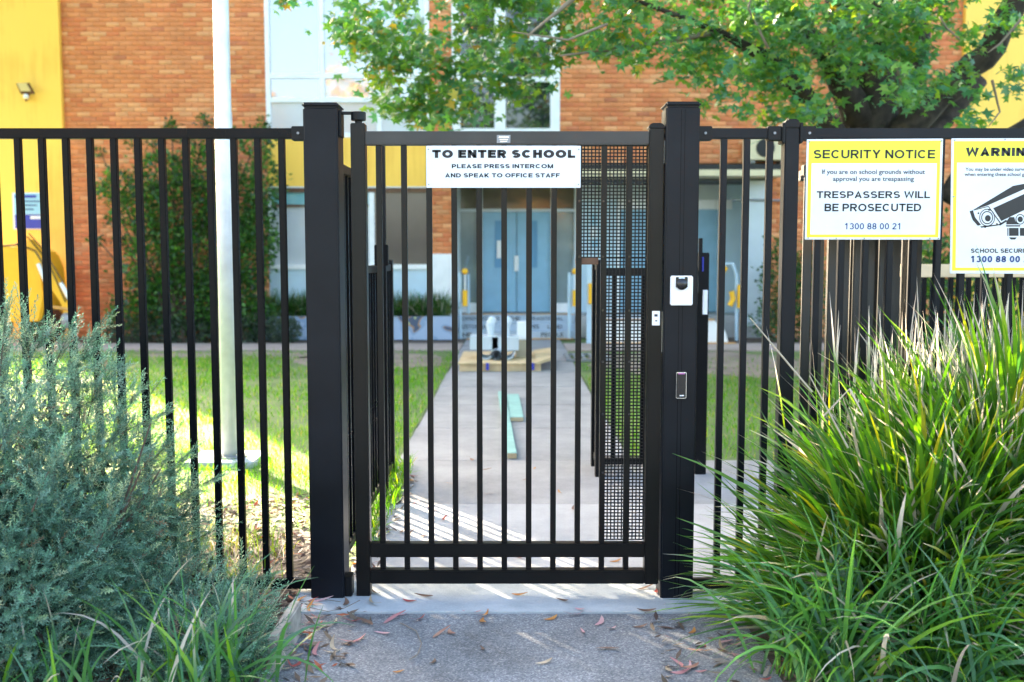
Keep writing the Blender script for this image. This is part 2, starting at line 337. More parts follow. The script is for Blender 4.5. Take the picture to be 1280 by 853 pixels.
def glyph(ch, t):
    """strokes of a plain grotesque capital or digit of height 1, and its advance; t is half the stroke"""
    b, u, m = t, 1 - t, .5
    def bowl(x0, x1, y0, y1): r = (y1 - y0) / 2; return [(x0, y1), (x1 - r, y1)] + arc(x1 - r, y0 + r, r, r, 90, -90)[1:-1] + [(x1 - r, y0), (x0, y0)]
    def o(w): return [arc(w / 2, .5, w / 2 - t, .5 - t, 90, 450, 28)]
    w = {'A': .86, 'B': .78, 'C': .88, 'D': .84, 'E': .72, 'F': .68, 'G': .92, 'H': .80, 'I': 2 * t, 'K': .82, 'L': .66, 'M': .94, 'N': .80, 'O': .96, 'P': .76, 'R': .82, 'S': .78, 'T': .76, 'U': .80, 'V': .84, 'W': 1.18, 'Y': .82}.get(ch, .62)
    x = w - t
    G_ = {'A': [[(t, 0), (w / 2, u), (x, 0)], [(w * .22, .30), (w * .78, .30)]], 'B': [[(t, 0), (t, 1)], bowl(t, x - .03, .53, u), bowl(t, x, b, .53)],
          'C': [arc(w / 2, .5, w / 2 - t, .5 - t, 42, 318, 22)], 'D': [[(t, 0), (t, 1)], [(t, u), (w * .45, u)] + arc(w * .45, .5, w * .55 - t, .5 - t, 90, -90, 14)[1:-1] + [(w * .45, b), (t, b)]],
          'E': [[(t, 0), (t, 1)], [(t, u), (w, u)], [(t, .52), (w * .94, .52)], [(t, b), (w, b)]], 'F': [[(t, 0), (t, 1)], [(t, u), (w, u)], [(t, .50), (w * .88, .50)]],
          'G': [arc(w / 2, .5, w / 2 - t, .5 - t, 42, 325, 22) + [(x, .46), (w * .52, .46)]], 'H': [[(t, 0), (t, 1)], [(x, 0), (x, 1)], [(t, .52), (x, .52)]], 'I': [[(t, 0), (t, 1)]],
          'K': [[(t, 0), (t, 1)], [(t, .32), (x - .02, 1)], [(w * .34, .56), (x, 0)]], 'L': [[(t, 0), (t, 1)], [(t, b), (w, b)]], 'M': [[(t, 0), (t, 1)], [(t, 1 - t * .6), (w / 2, t * .6), (x, 1 - t * .6)], [(x, 0), (x, 1)]],
          'N': [[(t, 0), (t, 1)], [(t, 1 - t * .6), (x, t * .6)], [(x, 0), (x, 1)]], 'O': o(w), '0': o(w), 'P': [[(t, 0), (t, 1)], bowl(t, x, .44, u)], 'R': [[(t, 0), (t, 1)], bowl(t, x - .03, .48, u), [(w * .5, .48), (x, 0)]],
          'S': [arc(w / 2, .75 - t / 2, w / 2 - t - .02, .25 - t / 2, 28, 270, 14) + arc(w / 2, .25 + t / 2, w / 2 - t, .25 - t / 2 + .001, 90, -152, 14)[1:]],
          'T': [[(w / 2, 0), (w / 2, 1)], [(0, u), (w, u)]], 'U': [[(t, 1), (t, .36)] + arc(w / 2, .36, w / 2 - t, .36 - t, 180, 360, 14)[1:-1] + [(x, .36), (x, 1)]], 'V': [[(t, 1), (w / 2, b), (x, 1)]],
          'W': [[(t, 1), (w * .27, b), (w / 2, u), (w * .73, b), (x, 1)]], 'Y': [[(t, 1), (w / 2, .44)], [(x, 1), (w / 2, .44)], [(w / 2, .46), (w / 2, 0)]],
          '1': [[(w * .14, .74), (w * .34, .80), (w * .52, .97)], [(w * .55, 0), (w * .55, 1)]], '2': [arc(w / 2, .70, w / 2 - t, .30 - t, 165, -28, 12) + [(t + .02, b)], [(t * .4, b), (w, b)]],
          '3': [arc(w / 2, .75 - t / 2, w / 2 - t - .02, .25 - t / 2, 160, -80, 12), arc(w / 2, .25 + t / 2, w / 2 - t, .25 - t / 2, 80, -160, 12)], '8': [arc(w / 2, .75 - t / 2, w / 2 - t - .03, .25 - t / 2, 90, 450, 18), arc(w / 2, .25 + t / 2, w / 2 - t, .25 - t / 2, 90, 450, 18)]}
    return G_.get(ch, []), w
def capitals(body, t):
    V = []; F = []; x0 = 0
    for ch in body:
        if ch == ' ': x0 += .34; continue
        st, w = glyph(ch, t)
        for pl in st:
            p = [Vector(q_) for q_ in pl]; n = len(p); closed = (p[0] - p[-1]).length < 1e-4; b0 = len(V)
            for i in range(n):
                if closed and i in (0, n - 1): d0, d1 = (p[0] - p[n - 2]).normalized(), (p[1] - p[0]).normalized()
                else: d0 = (p[i] - p[max(i - 1, 0)]) if i else (p[1] - p[0]); d1 = (p[min(i + 1, n - 1)] - p[i]) if i < n - 1 else d0; d0, d1 = d0.normalized(), d1.normalized()
                nn = Vector((-d0.y - d1.y, d0.x + d1.x)); nn = nn.normalized() if nn.length > 1e-5 else Vector((-d0.y, d0.x))
                k = min(2.0, 1 / max(.3, nn.dot(Vector((-d0.y, d0.x))))); 
                for sgn in (1, -1): V.append((x0 + p[i].x + nn.x * t * k * sgn, p[i].y + nn.y * t * k * sgn))
            F += [(b0 + 2 * i, b0 + 2 * i + 1, b0 + 2 * i + 3, b0 + 2 * i + 2) for i in range(n - 1)]
        x0 += w + .115
    return np.array(V), F
def text(body, x0, x1, z0, z1, y, m, parent, bold=0.0, name='lettering'):
    """flat lettering on a face that looks towards -Y, fitted to the rectangle of its capitals"""
    off = OFF.get(parent.name, Vector())
    if body.upper() == body:
        a, f = capitals(body, .066 + bold * 1.9)
    else:
        cu = bpy.data.curves.new('lettering', 'FONT'); cu.body = body; cu.size = 1; cu.offset = bold; cu.resolution_u = 3
        o = bpy.data.objects.new('lettering', cu); COL.objects.link(o)
        me = bpy.data.meshes.new_from_object(o.evaluated_get(bpy.context.evaluated_depsgraph_get()))
        a = np.array([v.co[:2] for v in me.vertices]); f = [tuple(p.vertices) for p in me.polygons]
        bpy.data.objects.remove(o); bpy.data.curves.remove(cu); bpy.data.meshes.remove(me)
    mn, mx = a.min(0), a.max(0)
    q = [(x0 + (p[0] - mn[0]) / (mx[0] - mn[0]) * (x1 - x0) - off.x, y - off.y, z0 + (p[1] - mn[1]) / (mx[1] - mn[1]) * (z1 - z0) - off.z) for p in a]
    me = bpy.data.meshes.new(name); me.from_pydata(q, [], f)
    o = link(name, me, m, parent); return o
def text_px(body, px0, px1, py0, py1, y, m, parent, bold=0.0):
    a, b = P(px0, py1, y), P(px1, py0, y)
    return text(body, a.x, b.x, a.z, b.z, y, m, parent, bold)
def sheet(name, x0, x1, y0, y1, z, m, thick=0.0):
    b = MB()
    if thick: b.box(x0, x1, y0, y1, z - thick, z)
    else: b.add([(x0, y0, z), (x1, y0, z), (x1, y1, z), (x0, y1, z)], [(0, 1, 2, 3)])
    return tag(b.build(name, m), kind='structure')

# ------------------------------------------------------------------ the ground
sheet('ground', -150, 150, -150, 150, -0.016, M['turf'])
sheet('road', -80, 80, -14, -4.5, -0.008, M['asphalt'])
sheet('garden_bed', -7, -0.93, 2.9, 5.55, 0.0, M['soil'])
sheet('garden_bed', 0.99, 8, 2.9, 4.66, 0.0, M['soil'])
sheet('footpath', -30, 30, -4.45, 2.89, 0.003, M['asphalt'])
sheet('path', -0.93, 0.99, 2.895, 4.262, 0.004, M['asphalt'])
sheet('concrete_threshold', -0.985, 1.6, 4.268, 4.70, 0.012, M['slab'], 0.02)
sheet('concrete_apron', -0.80, 2.7, 4.705, 6.19, 0.009, M['apron'], 0.02)
sheet('concrete_apron', -0.86, 2.7, 6.20, 7.55, 0.007, M['path'], 0.02)
PTH = tag(thing('path', None, None, (0, 7.56, 0)), kind='structure')
yq = 7.56
while yq < 18.8:
    e = min(yq + 1.45, 18.9); zz = .006 + random.uniform(-.002, .003)
    MB().box(-.86 + random.uniform(-.008, .008), .90 + random.uniform(-.008, .008), yq, e - .012, -.012, zz).build('slab', M['path'], PTH, bevel=.003); yq += 1.45
sheet('lawn_soil', -9.6, -0.87, 5.56, 16.4, 0.0, M['turf'])
sheet('lawn_soil', 0.91, 9.6, 7.57, 16.4, 0.0, M['turf'])
sheet('lawn_soil', -20, -9.61, 5.56, 26, 0.0, M['turf'])
def blob_sheet(name, pts, z, m):
    b = MB(); b.add([(x, y, z) for x, y in pts], [tuple(range(len(pts)))]); return tag(b.build(name, m), kind='structure')
def ragged(cx, cy, rx, ry, n=26):
    return [(cx + rx * math.cos(2 * math.pi * k / n) * random.uniform(.8, 1.15), cy + ry * math.sin(2 * math.pi * k / n) * random.uniform(.8, 1.15)) for k in range(n)]
blob_sheet('bare_patch', ragged(-2.1, 15.0, 1.2, 1.35), 0.004, M['bare'])
blob_sheet('bare_patch', ragged(2.9, 14.6, 1.9, 1.7), 0.004, M['bare'])
blob_sheet('bare_patch', ragged(-4.0, 15.8, 2.0, 0.5), 0.004, M['bare'])
sheet('pavement', -12, -0.87, 16.45, 17.75, 0.02, M['paving'], 0.03)
sheet('pavement', 0.91, 12, 16.45, 17.75, 0.02, M['paving'], 0.03)
sheet('garden_bed', -12, -0.87, 17.76, 19.18, 0.0, M['soil'])
sheet('garden_bed', 3.9, 12, 17.76, 19.18, 0.0, M['soil'])

# ------------------------------------------------------------------ the school building
YF = 19.2
SB = thing('school_building', 'two storey orange brick school with yellow end walls behind the fence', 'building', (0, YF, 0))
def fx(px, py=300): return P(px, py, YF).x
HROOF = 9.0
# brick walls: bricks are geometry proud of a mortar backing
PAL = [((0.62, 0.205, 0.075), .38), ((0.66, 0.245, 0.10), .28), ((0.57, 0.155, 0.06), .17), ((0.71, 0.34, 0.155), .14), ((0.46, 0.14, 0.07), .03)]
PC = np.array([p[0] for p in PAL]); PC = PC * .70 + np.array((.63, .235, .093)) * .30; PW = np.array([p[1] for p in PAL])
BW, BH, BG = 0.232, 0.078, 0.009
def brick_verts(x0, x1, z0, z1, yf, d=0.03):
    e = 0.004
    return [(x0, yf + d, z0), (x1, yf + d, z0), (x1, yf + d, z1), (x0, yf + d, z1), (x0, yf + e, z0), (x1, yf + e, z0), (x1, yf + e, z1), (x0, yf + e, z1),
            (x0 + e, yf, z0 + e), (x1 - e, yf, z0 + e), (x1 - e, yf, z1 - e), (x0 + e, yf, z1 - e)]
BF = [(8, 9, 10, 11), (4, 5, 9, 8), (5, 6, 10, 9), (6, 7, 11, 10), (7, 4, 8, 11), (0, 1, 5, 4), (1, 2, 6, 5), (2, 3, 7, 6), (3, 0, 4, 7)]
brick_meshes = []
for c in PC:
    vs = np.array(brick_verts(0, BW, 0, BH, 0)); me_o = np_mesh('brick', vs, BF, M['brick'], tint=np.tile(c, (12, 1)))
    brick_meshes.append(me_o.data); bpy.data.objects.remove(me_o)
n_ind = [0]
def brick_wall(x0, x1, z0, z1, yf=YF, back=0.25, individual=None):
    wall = MB().box(x0, x1, yf + 0.012, yf + back, z0, z1).build('brick_wall', M['mortar'], SB)
    V = []; F = []; C = []; row = int(z0 / (BH + BG))
    z = row * (BH + BG)
    while z < z1 - 0.02:
        off = (row % 2) * 0.5 * (BW + BG); x = x0 - off
        while x < x1 - 0.01:
            a, b = max(x, x0 + 0.002), min(x + BW, x1 - 0.002); za, zb = max(z, z0), min(z + BH, z1)
            if b - a > 0.02 and zb - za > 0.02:
                k = rng.choice(5, p=PW); dy = rng.uniform(-0.004, 0.004)
                if individual and n_ind[0] < 300 and individual(a, za) and b - a > BW - 0.001 and zb - za > BH - 0.001:
                    o = bpy.data.objects.new('brick', brick_meshes[k]); COL.objects.link(o); o.parent = wall
                    o.location = (a, dy, z) if True else 0
                    o.location = Vector((a, yf + dy, z)) - OFF[SB.name]; n_ind[0] += 1
                else:
                    n = len(V); V += brick_verts(a, b, za, zb, yf + dy); F += [tuple(i + n for i in f) for f in BF]
                    C += [PC[k] * rng.uniform(0.88, 1.12)] * 12
            x += BW + BG
        z += BH + BG; row += 1
    if V:
        o = np_mesh('brick', np.array(V), F, M['brick'], wall, np.array(C)); o['kind'] = 'stuff'
    return wall
XB0, XW0 = -8.42, -4.62
brick_wall(XB0, XW0, 0.0, 6.9, individual=lambda x, z: z > 4.35 and z < 6.3 and x > -8.4)
brick_wall(-1.55, -1.13, 1.6, 6.9)
brick_wall(0.90, 8.42, 3.3, 6.9)
brick_wall(-1.13, 0.90, 3.24, 3.86)
brick_wall(4.90, 8.42, 0.0, 3.296)
MB().box(-1.552, -1.13, YF - 0.004, YF + 0.25, 0.0, 1.6).build('painted_pier', M['white_paint'], SB)
MB().box(-9.78, XB0 - 0.002, YF - 0.10, 26, 0, HROOF).build('yellow_wall', M['yellow_wall'], SB)
MB().box(8.422, 11.5, YF - 0.10, 26, 0, HROOF).build('yellow_wall', M['yellow_wall'], SB)
MB().box(XB0, 8.42, YF + 0.02, 26, 6.905, HROOF - 0.35).build('upper_wall', M['mortar'], SB)
MB().box(-9.9, 11.6, YF - 0.25, 26.2, HROOF + 0.002, HROOF + 0.25).build('roof', M['cream'], SB)
MB().box(XB0, 8.42, YF + 2.2, YF + 2.4, 0, 6.9).build('inner_wall', M['soffit'], SB)
# the window wall left of the entrance
xm = [-4.62, -3.56, -2.50, -1.55]
win = MB()
for i, x in enumerate(xm):
    a, b = (x, x + 0.085) if i == 0 else ((x - 0.085, x) if i == 3 else (x - 0.045, x + 0.045)); win.box(a, b, YF - 0.01, YF + 0.09, 3.79, 6.9)
for z in (3.83, 4.482, 4.924, 6.86):
    for i in range(3): win.box(xm[i] + (0.085 if i == 0 else 0.045), xm[i + 1] - (0.085 if i == 2 else 0.045), YF, YF + 0.08, z - 0.045, z + 0.045)
W1 = win.build('window', M['white_paint'], SB)
for i in range(3):
    for z0, z1, g in ((3.87, 4.44, 'glass_blind'), (4.52, 4.88, 'glass_sky'), (4.965, 6.82, 'glass_sky')):
        p = MB().box(xm[i] + 0.02, xm[i + 1] - 0.02, YF + 0.035, YF + 0.05, z0 - 0.02, z1 + 0.02).build('pane', M[g], W1)
for i in range(3):
    MB().box(xm[i] + 0.008, xm[i + 1] - 0.008, YF - 0.004, YF + 0.06, 2.87, 3.785).build('spandrel_panel', M['yellow_wall'], SB)
MB().box(-4.62, -1.555, YF - 0.015, YF + 0.06, 2.845, 2.866).build('flashing', M['white_paint'], SB)
MB().box(-4.62, -1.555, YF, YF + 0.08, 2.76, 2.843).build('head_trim', M['brown_trim'], SB)
lw = MB(); xs = [-4.62, -2.66, -1.555]
for i, x in enumerate(xs): lw.box(x if i == 0 else x - 0.05, x + 0.05 if i < 2 else x, YF - 0.01, YF + 0.09, 1.40, 2.757)
W2 = lw.build('window', M['white_paint'], SB)
MB().box(-4.60, -2.68, YF + 0.03, YF + 0.05, 2.53, 2.757).build('pane', M['glass_teal'], W2)
MB().box(-4.57, -2.71, YF, YF + 0.028, 2.49, 2.53).build('rail', M['brown_trim'], W2)
MB().box(-4.60, -2.68, YF + 0.032, YF + 0.052, 1.40, 2.52).build('pane', M['glass_blind'], W2)
MB().box(-2.64, -1.56, YF + 0.03, YF + 0.05, 1.40, 2.757).build('pane', M['glass_brown'], W2)
MB().box(-4.62, -1.555, YF - 0.04, YF + 0.09, 1.31, 1.398).build('sill', M['white_paint'], SB)
for a, b in ((-4.62, -3.1), (-3.095, -1.555)):
    MB().box(a, b, YF, YF + 0.08, 0.0, 1.308).build('wall_panel', M['pale_panel'], SB)
# the window over the entrance
uw = MB()
for a, b in ((-1.13, -0.97), (-0.33, -0.12), (0.72, 0.90)): uw.box(a, b, YF - 0.01, YF + 0.09, 3.865, 6.9)
for a, b in ((-0.97, -0.33), (-0.12, 0.72)):
    for z in (3.91, 4.86, 5.62, 6.85): uw.box(a, b, YF, YF + 0.08, z - 0.045, z + 0.045)
W3 = uw.build('window', M['white_paint'], SB)
for a, b in ((-0.98, -0.32), (-0.13, 0.73)):
    for z0, z1 in ((3.93, 4.84), (4.88, 5.6), (5.64, 6.83)): MB().box(a, b, YF + 0.035, YF + 0.05, z0, z1).build('pane', M['glass_dark'], W3)
# canopy, recess and doors
MB().box(-1.25, 5.0, 18.55, YF + 1.3, 3.02, 3.13).build('canopy', M['cream'], SB)
MB().box(-1.2, 4.95, 18.62, YF - 0.006, 3.132, 3.235).build('canopy_dark_band', M['dark_void'], SB)  # plain dark band on top of the canopy, behind its fascia
MB().box(-1.12, 4.86, YF, YF + 1.3, 2.985, 3.018).build('soffit', M['soffit'], SB)
YB = 20.3
MB().box(-1.16, -1.132, YF + 0.251, YB + 0.1, 0.4, 3.0).build('recess_wall', M['grey_panel'], SB)
MB().box(4.86, 4.9, YF, YB + 0.1, 0.0, 3.0).build('recess_wall', M['grey_panel'], SB)
def ex(px): return (px - 640) / F_PX * YB * 1.0017
def ez(py): return P(640, py, YB).z
ZL = 0.42
landing = MB().box(-1.13, 1.30, 19.62, YB + 0.2, 0, ZL).box(1.302, 4.86, 19.2, YB + 0.2, 0, ZL).build('landing', M['apron'], SB)
ef = MB()
for a, b in ((571, 576), (597, 603.5), (688, 694), (717, 723)): ef.box(ex(a), ex(b), YB - 0.08, YB + 0.04, ZL + 0.002, 2.98)
for a, b in ((576, 597), (603.5, 688), (694, 717)): ef.box(ex(a), ex(b), YB - 0.07, YB + 0.03, ez(265), ez(261.5))
EF = ef.build('entrance_frame', M['grey_panel'], SB)
for a, b in ((576, 597), (603.5, 688), (694, 717)): MB().box(ex(a) - .01, ex(b) + .01, YB, YB + 0.02, ez(262), 2.98).build('transom_pane', M['glass_brown'], EF)
for a, b in ((576, 597), (694, 717)):
    MB().box(ex(a) - .01, ex(b) + .01, YB, YB + 0.02, ez(380), ez(264)).build('sidelight_pane', M['glass_grey'], EF)
    MB().box(ex(a), ex(b), YB - 0.03, YB + 0.03, ZL + 0.002, ez(379)).build('kick_panel', M['white_paint'], EF)
for k, (a, b) in enumerate(((603.8, 645.4), (646.2, 687.7))):
    d = MB().box(ex(a), ex(b), YB - 0.03, YB + 0.02, ZL + 0.015, ez(265.3)).build('door', M['blue_door'], SB, bevel=0.006)
    vx = (620.5, 631) if k == 0 else (661, 669.5)
    vp = MB(); z0, z1 = ez(333), ez(278); x0, x1 = ex(vx[0]), ex(vx[1])
    vp.box(x0 - .03, x0, YB - 0.044, YB - 0.02, z0 - .03, z1 + .03).box(x1, x1 + .03, YB - 0.044, YB - 0.02, z0 - .03, z1 + .03)
    vp.box(x0, x1, YB - 0.043, YB - 0.02, z0 - .03, z0).box(x0, x1, YB - 0.043, YB - 0.02, z1, z1 + .03)
    vp.build('vision_panel_frame', M['blue_dark'], d)
    MB().box(x0, x1, YB - 0.036, YB - 0.02, z0, z1).build('vision_panel', M['blue_dark'], d)
    hx = ex(624) if k == 0 else ex(645.5)
    hz0, hz1 = (ez(323), ez(301)) if k == 0 else (ez(339), ez(320))
    MB().box(hx - 0.045, hx + 0.045, YB - 0.056, YB - 0.045, hz0, hz1).tube([(hx, YB - .06, hz0 + .03), (hx, YB - .10, hz0 + .06), (hx, YB - .10, hz1 - .06), (hx, YB - .06, hz1 - .03)], .012).build('handle', M['white_plastic'], d)
MB().box(ex(723.2), ex(905), YB - 0.02, YB + 0.1, ez(250), 2.98).build('wall_panel', M['grey_panel'], SB)
MB().box(ex(723.2), ex(770), YB - 0.02, YB + 0.1, ZL + .002, ez(250) - .003).build('wall_panel', M['pale_panel'], SB)
MB().box(ex(770.2), ex(912), YB - 0.06, YB + 0.1, ez(262), ez(250) - .003).build('door_head', M['white_paint'], SB)
for a, b in ((774, 812), (813, 853), (854, 895)): MB().box(ex(a), ex(b), YB - 0.03, YB + 0.03, ZL + .015, ez(262) - .003).build('door', M['blue_door'], SB, bevel=.006)
MB().box(ex(770.2), ex(774) - .003, YB - 0.05, YB + 0.1, ZL + .002, ez(262) - .003).build('door_jamb', M['white_paint'], SB)
MB().box(ex(895) + .003, ex(899), YB - 0.05, YB + 0.1, ZL + .002, ez(262) - .003).build('door_jamb', M['white_paint'], SB)
MB().box(ex(899.2), 4.858, YB - 0.02, YB + 0.1, ZL + .002, 2.98).build('wall_panel', M['pale_panel'], SB)
MB().box(4.40, 4.858, YF - 0.02, YF + 0.06, 0.22, 2.98).build('wall_panel', M['grey_panel'], SB)
MB().tube([(4.15, YF - 0.05, 2.62), (5.4, YF - 0.05, 2.60)], 0.02).build('conduit', M['grey_plate'], SB)
for a, b, za, zb in ((737, 745, 268, 281), (737, 746, 284, 297), (739, 747, 300, 309)):
    MB().box(ex(a), ex(b), YB - 0.025, YB - 0.021, ez(zb), ez(za)).build('notice', M['poster_light'] if za != 284 else M['white_sign'], SB)
# painted steps with lettering
ST = thing('entrance_steps', 'grey blue painted steps with lettered risers up to the blue doors', 'steps', (0, 18.95, 0))
yy = [18.95, 19.18, 19.41, 19.62]
rows = [[('THE', -1.02, -0.76), ('PEOPLE', 0.55, 0.97)], [('CUSTODIANS', -1.03, -0.42), ('OF THIS', 0.10, 0.52), ('LAND', 0.68, 0.96)], [('ACKNOWLEDGING', -1.03, -0.24), ('THE', -0.06, 0.16), ('TRADITIONAL', 0.33, 0.99)]]
for k in range(3):
    st = MB().box(-1.08, 1.22, yy[k], yy[k + 1] - 0.002, 0.0 if k == 0 else 0.0, 0.14 * (k + 1) - 0.001).build('step', M['step_paint'], ST, bevel=.006)
    for s, a, b in rows[k]: text(s, a, b, 0.14 * k + 0.035, 0.14 * k + 0.115, yy[k] - 0.003, M['ink'], st, 0.01)
MB().box(-1.08, 1.22, 19.56, 19.66, 0.4205, 0.432).build('nosing', M['orange_nose'], ST)
MB().box(-0.85, 1.15, 18.70, 18.94, 0.0075, 0.012).build('warning_strip', M['orange_nose'], ST)
LB = thing('landing_block', 'white painted landing block with orange edges right of the steps', 'ramp', (2.7, 17.85, 0))
MB().prism([(1.65, 0.0), (3.86, 0.0), (3.80, 0.22), (3.60, 0.42), (1.65, 0.42)], 'y', 17.85, 19.19).build('block', M['white_paint'], LB)
MB().box(1.65, 3.60, 17.82, 17.95, 0.421, 0.44).build('edge_strip', M['orange_nose'], LB)
MB().box(1.65, 3.95, 17.62, 17.84, 0.021, 0.03).build('ground_strip', M['orange_nose'], LB)
def handrail(x, label, y0=18.92, top=1.25, tilt=0.0):
    h = thing('handrail', label, 'handrail', (x, y0, 0), 'handrails beside the school entrance')
    MB().tube([(x, y0, 0), (x, y0, top)], .035, 10).build('post', M['pale_panel'], h, smooth=False)
    MB().tube([(x + .12, y0 + .9, .42), (x + .12, y0 + .9, 1.2)], .03, 10).build('post', M['pale_panel'], h)
    MB().tube([(x + .05, y0 + .1, 1.22), (x + .12, y0 + .9, 1.55)], .025, 8).build('rail', M['steel'], h)
    MB().tube([(x + .10, y0 - .06, 0.62), (x + .10, y0 - .06, 0.92)], .05, 10).build('sleeve', M['yellow_sleeve'], h)
    MB().sphere((x + .10, y0 - .06, 1.27), .06, 6).build('cap', M['yellow_sleeve'], h)
    MB().tube([(x + .10, y0 - .06, .9), (x + .10, y0 - .06, 1.26)], .018, 8).build('stub', M['galv'], h)
handrail(-0.98, 'pale blue handrail with yellow sleeves left of the lettered steps')
handrail(1.08, 'pale blue handrail with yellow sleeves right of the lettered steps')
BP = thing('bollard_rail', 'pale blue board with yellow sleeve beside the black inner gate', 'handrail', (1.42, 17.75, 0))
MB().box(1.32, 1.48, 17.72, 17.78, 0.021, 1.55).build('board', M['pale_panel'], BP)
MB().tube([(1.40, 17.68, 0.72), (1.40, 17.68, 1.08)], .06, 12).build('sleeve', M['yellow_sleeve'], BP)
CR = thing('curved_handrail', 'curved pale handrail with yellow grips at the right hand doors', 'handrail', (3.95, 18.3, 0))
MB().tube([(3.80, 18.3, .02), (3.80, 18.3, 1.2), (3.86, 18.3, 1.42), (4.0, 18.3, 1.42), (4.08, 18.3, 1.2), (4.1, 18.3, .02)], .03, 8).build('rail', M['pale_panel'], CR)
MB().tube([(3.78, 18.24, 1.12), (3.80, 18.24, 1.26), (3.87, 18.24, 1.36)], .05, 8).build('grip', M['yellow_sleeve'], CR)
MB().tube([(3.98, 18.24, 0.92), (4.01, 18.24, 0.78), (3.95, 18.24, 0.66)], .05, 8).build('grip', M['yellow_sleeve'], CR)
MB().tube([(4.14, 18.24, 0.62), (4.14, 18.24, 1.04)], .055, 8).build('grip', M['yellow_sleeve'], CR)

# things on the building
FL = thing('flood_light', 'brown wall flood light with motion sensor on the pale yellow wall', 'wall light', P(31, 118, 19.08))
def q(px, py, y): return P(px, py, y)
a = [q(20, 104.5, 18.85), q(35, 104.5, 18.85), q(42, 118, 18.98), q(26, 118, 18.98)]
b = [v + Vector((0, .06, .02)) for v in a]
MB().add(a + b, [(0, 1, 2, 3), (7, 6, 5, 4), (0, 4, 5, 1), (1, 5, 6, 2), (2, 6, 7, 3), (3, 7, 4, 0)]).build('housing', M['brown_trim'], FL)
c = sum(a, Vector()) / 4
MB().add([c + (v - c) * .8 + Vector((0, -.012, 0)) + (Vector((0, -.02, .02)) if i < 2 else Vector((0, -.02, .03))) for i, v in enumerate(a)], [(0, 1, 2, 3)]).build('lens', M['cream'], FL)
MB().sphere(q(32.5, 121, 18.95), .05, 8).build('sensor', M['white_plastic'], FL)
MB().tube([q(34, 116, 19.0), q(32.5, 126, 19.08)], [.06, .02]).build('bracket', M['brown_trim'], FL)
PO = thing('wall_poster', 'light and dark blue notice board on the pale yellow wall', 'sign', P(36, 286, 19.08))
y = 19.07
def rect_px(name, x0, x1, y0, y1, Y, d, m, par, bev=0): 
    a, b = P(x0, y1, Y), P(x1, y0, Y); return MB().box(a.x, b.x, Y, Y + d, a.z, b.z).build(name, m, par, bevel=bev)
rect_px('board', 17, 55, 241, 287, 19.07, .025, M['white_paint'], PO)
rect_px('upper_panel', 18, 54, 242, 268, 19.06, .009, M['poster_light'], PO)
rect_px('lower_panel', 19, 54, 268.4, 286, 19.06, .009, M['poster_blue'], PO)
for i, yy_ in enumerate((251, 256, 261)): rect_px('text_line', 22, 50 - 4 * i, yy_, yy_ + 1.6, 19.055, .004, M['ink_blue'], PO)
rect_px('text_line', 18.5, 45, 244, 247.5, 19.055, .004, M['poster_blue'], PO)
rect_px('text_line', 38, 53, 270, 274, 19.055, .004, M['white_sign'], PO)
AC = thing('air_conditioner', 'cream air conditioner box on the brick wall beside the canopy end', 'air conditioner', P(960, 203, 18.9))
rect_px('casing', 934, 992, 172, 200, 18.75, .4, M['cream'], AC, .01)
a = P(957, 185, 18.74); MB().disc((a.x, a.z), .17, 'y', 18.735, 18.749, 24).build('fan_grille', M['dark_void'], AC)
rect_px('bracket', 938, 944, 200.3, 204, 18.8, .35, M['grey_plate'], AC); rect_px('bracket', 976, 982, 200.3, 204, 18.8, .35, M['grey_plate'], AC)
rect_px('cable_box', 938, 944, 204.3, 214, 19.05, .12, M['grey_plate'], AC)

# yellow boom lift parked at the yellow wall
BL = thing('boom_lift', 'yellow boom lift with dangling black hoses beside the yellow wall', 'machine', (-8.6, 17.4, 0))
yb = 17.6
def pw(lst, Y): return [(P(a, b, Y).x, P(a, b, Y).z) for a, b in lst]
MB().prism(pw([(-40, 306), (28, 309), (44, 316), (52, 335), (56, 372), (50, 402), (-40, 404)], yb), 'y', yb, yb + 0.9).build('body', M['yellow_steel'], BL, bevel=.03)
MB().prism(pw([(38, 300), (46, 300), (92, 372), (95, 396), (86, 398), (80, 378), (40, 318)], yb), 'y', yb - .16, yb - .02).build('boom', M['yellow_steel'], BL, bevel=.02)
MB().tube([P(76, 354, yb - .2), P(87, 374, yb - .2)], .035).build('ram', M['white_paint'], BL)
MB().tube([P(48, 330, yb - .2), P(57, 352, yb - .2)], .04).build('ram', M['galv'], BL)
MB().tube([P(2, 308, yb - .2), P(24, 306, yb - .2), P(44, 314, yb - .22), P(54, 330, yb - .22)], .016, 6).tube([P(20, 306, yb - .2), P(34, 296, yb - .2), P(58, 324, yb - .22), P(70, 350, yb - .22), P(82, 378, yb - .2)], .013, 6).tube([P(36, 292, yb - .2), P(54, 312, yb - .22), P(78, 352, yb - .2), P(84, 376, yb - .2)], .012, 6).build('hose', M['black_plastic'], BL)
MB().sphere(P(85, 400, yb - .1), .12, 6, (1, 1, 1.3)).build('knuckle', M['grey_plate'], BL)
MB().tube([P(66, 384, yb - .18), P(92, 388, yb - .18)], .03).build('pin', M['orange_nose'], BL)
for x in (-9.3, -8.35): MB().disc((x, .33), .33, 'y', yb + .1, yb + .5, 20).build('wheel', M['black_plastic'], BL, bevel=.03)

# planter with mural, and its plants
PL = thing('planter', 'low planter wall painted with a blue grey mural left of the steps', 'planter', (-2.9, 18.45, 0))
MB().box(-4.72, -1.0, 18.45, 18.6, 0.021, 0.45).box(-4.72, -4.58, 18.6, YF - .01, 0.021, .449).box(-1.14, -1.0, 18.6, YF - .3, 0.021, .449).build('wall', M['mural'], PL)
MB().box(-4.58, -1.14, 18.6, YF - .05, 0.0, .40).build('soil', M['soil'], PL)

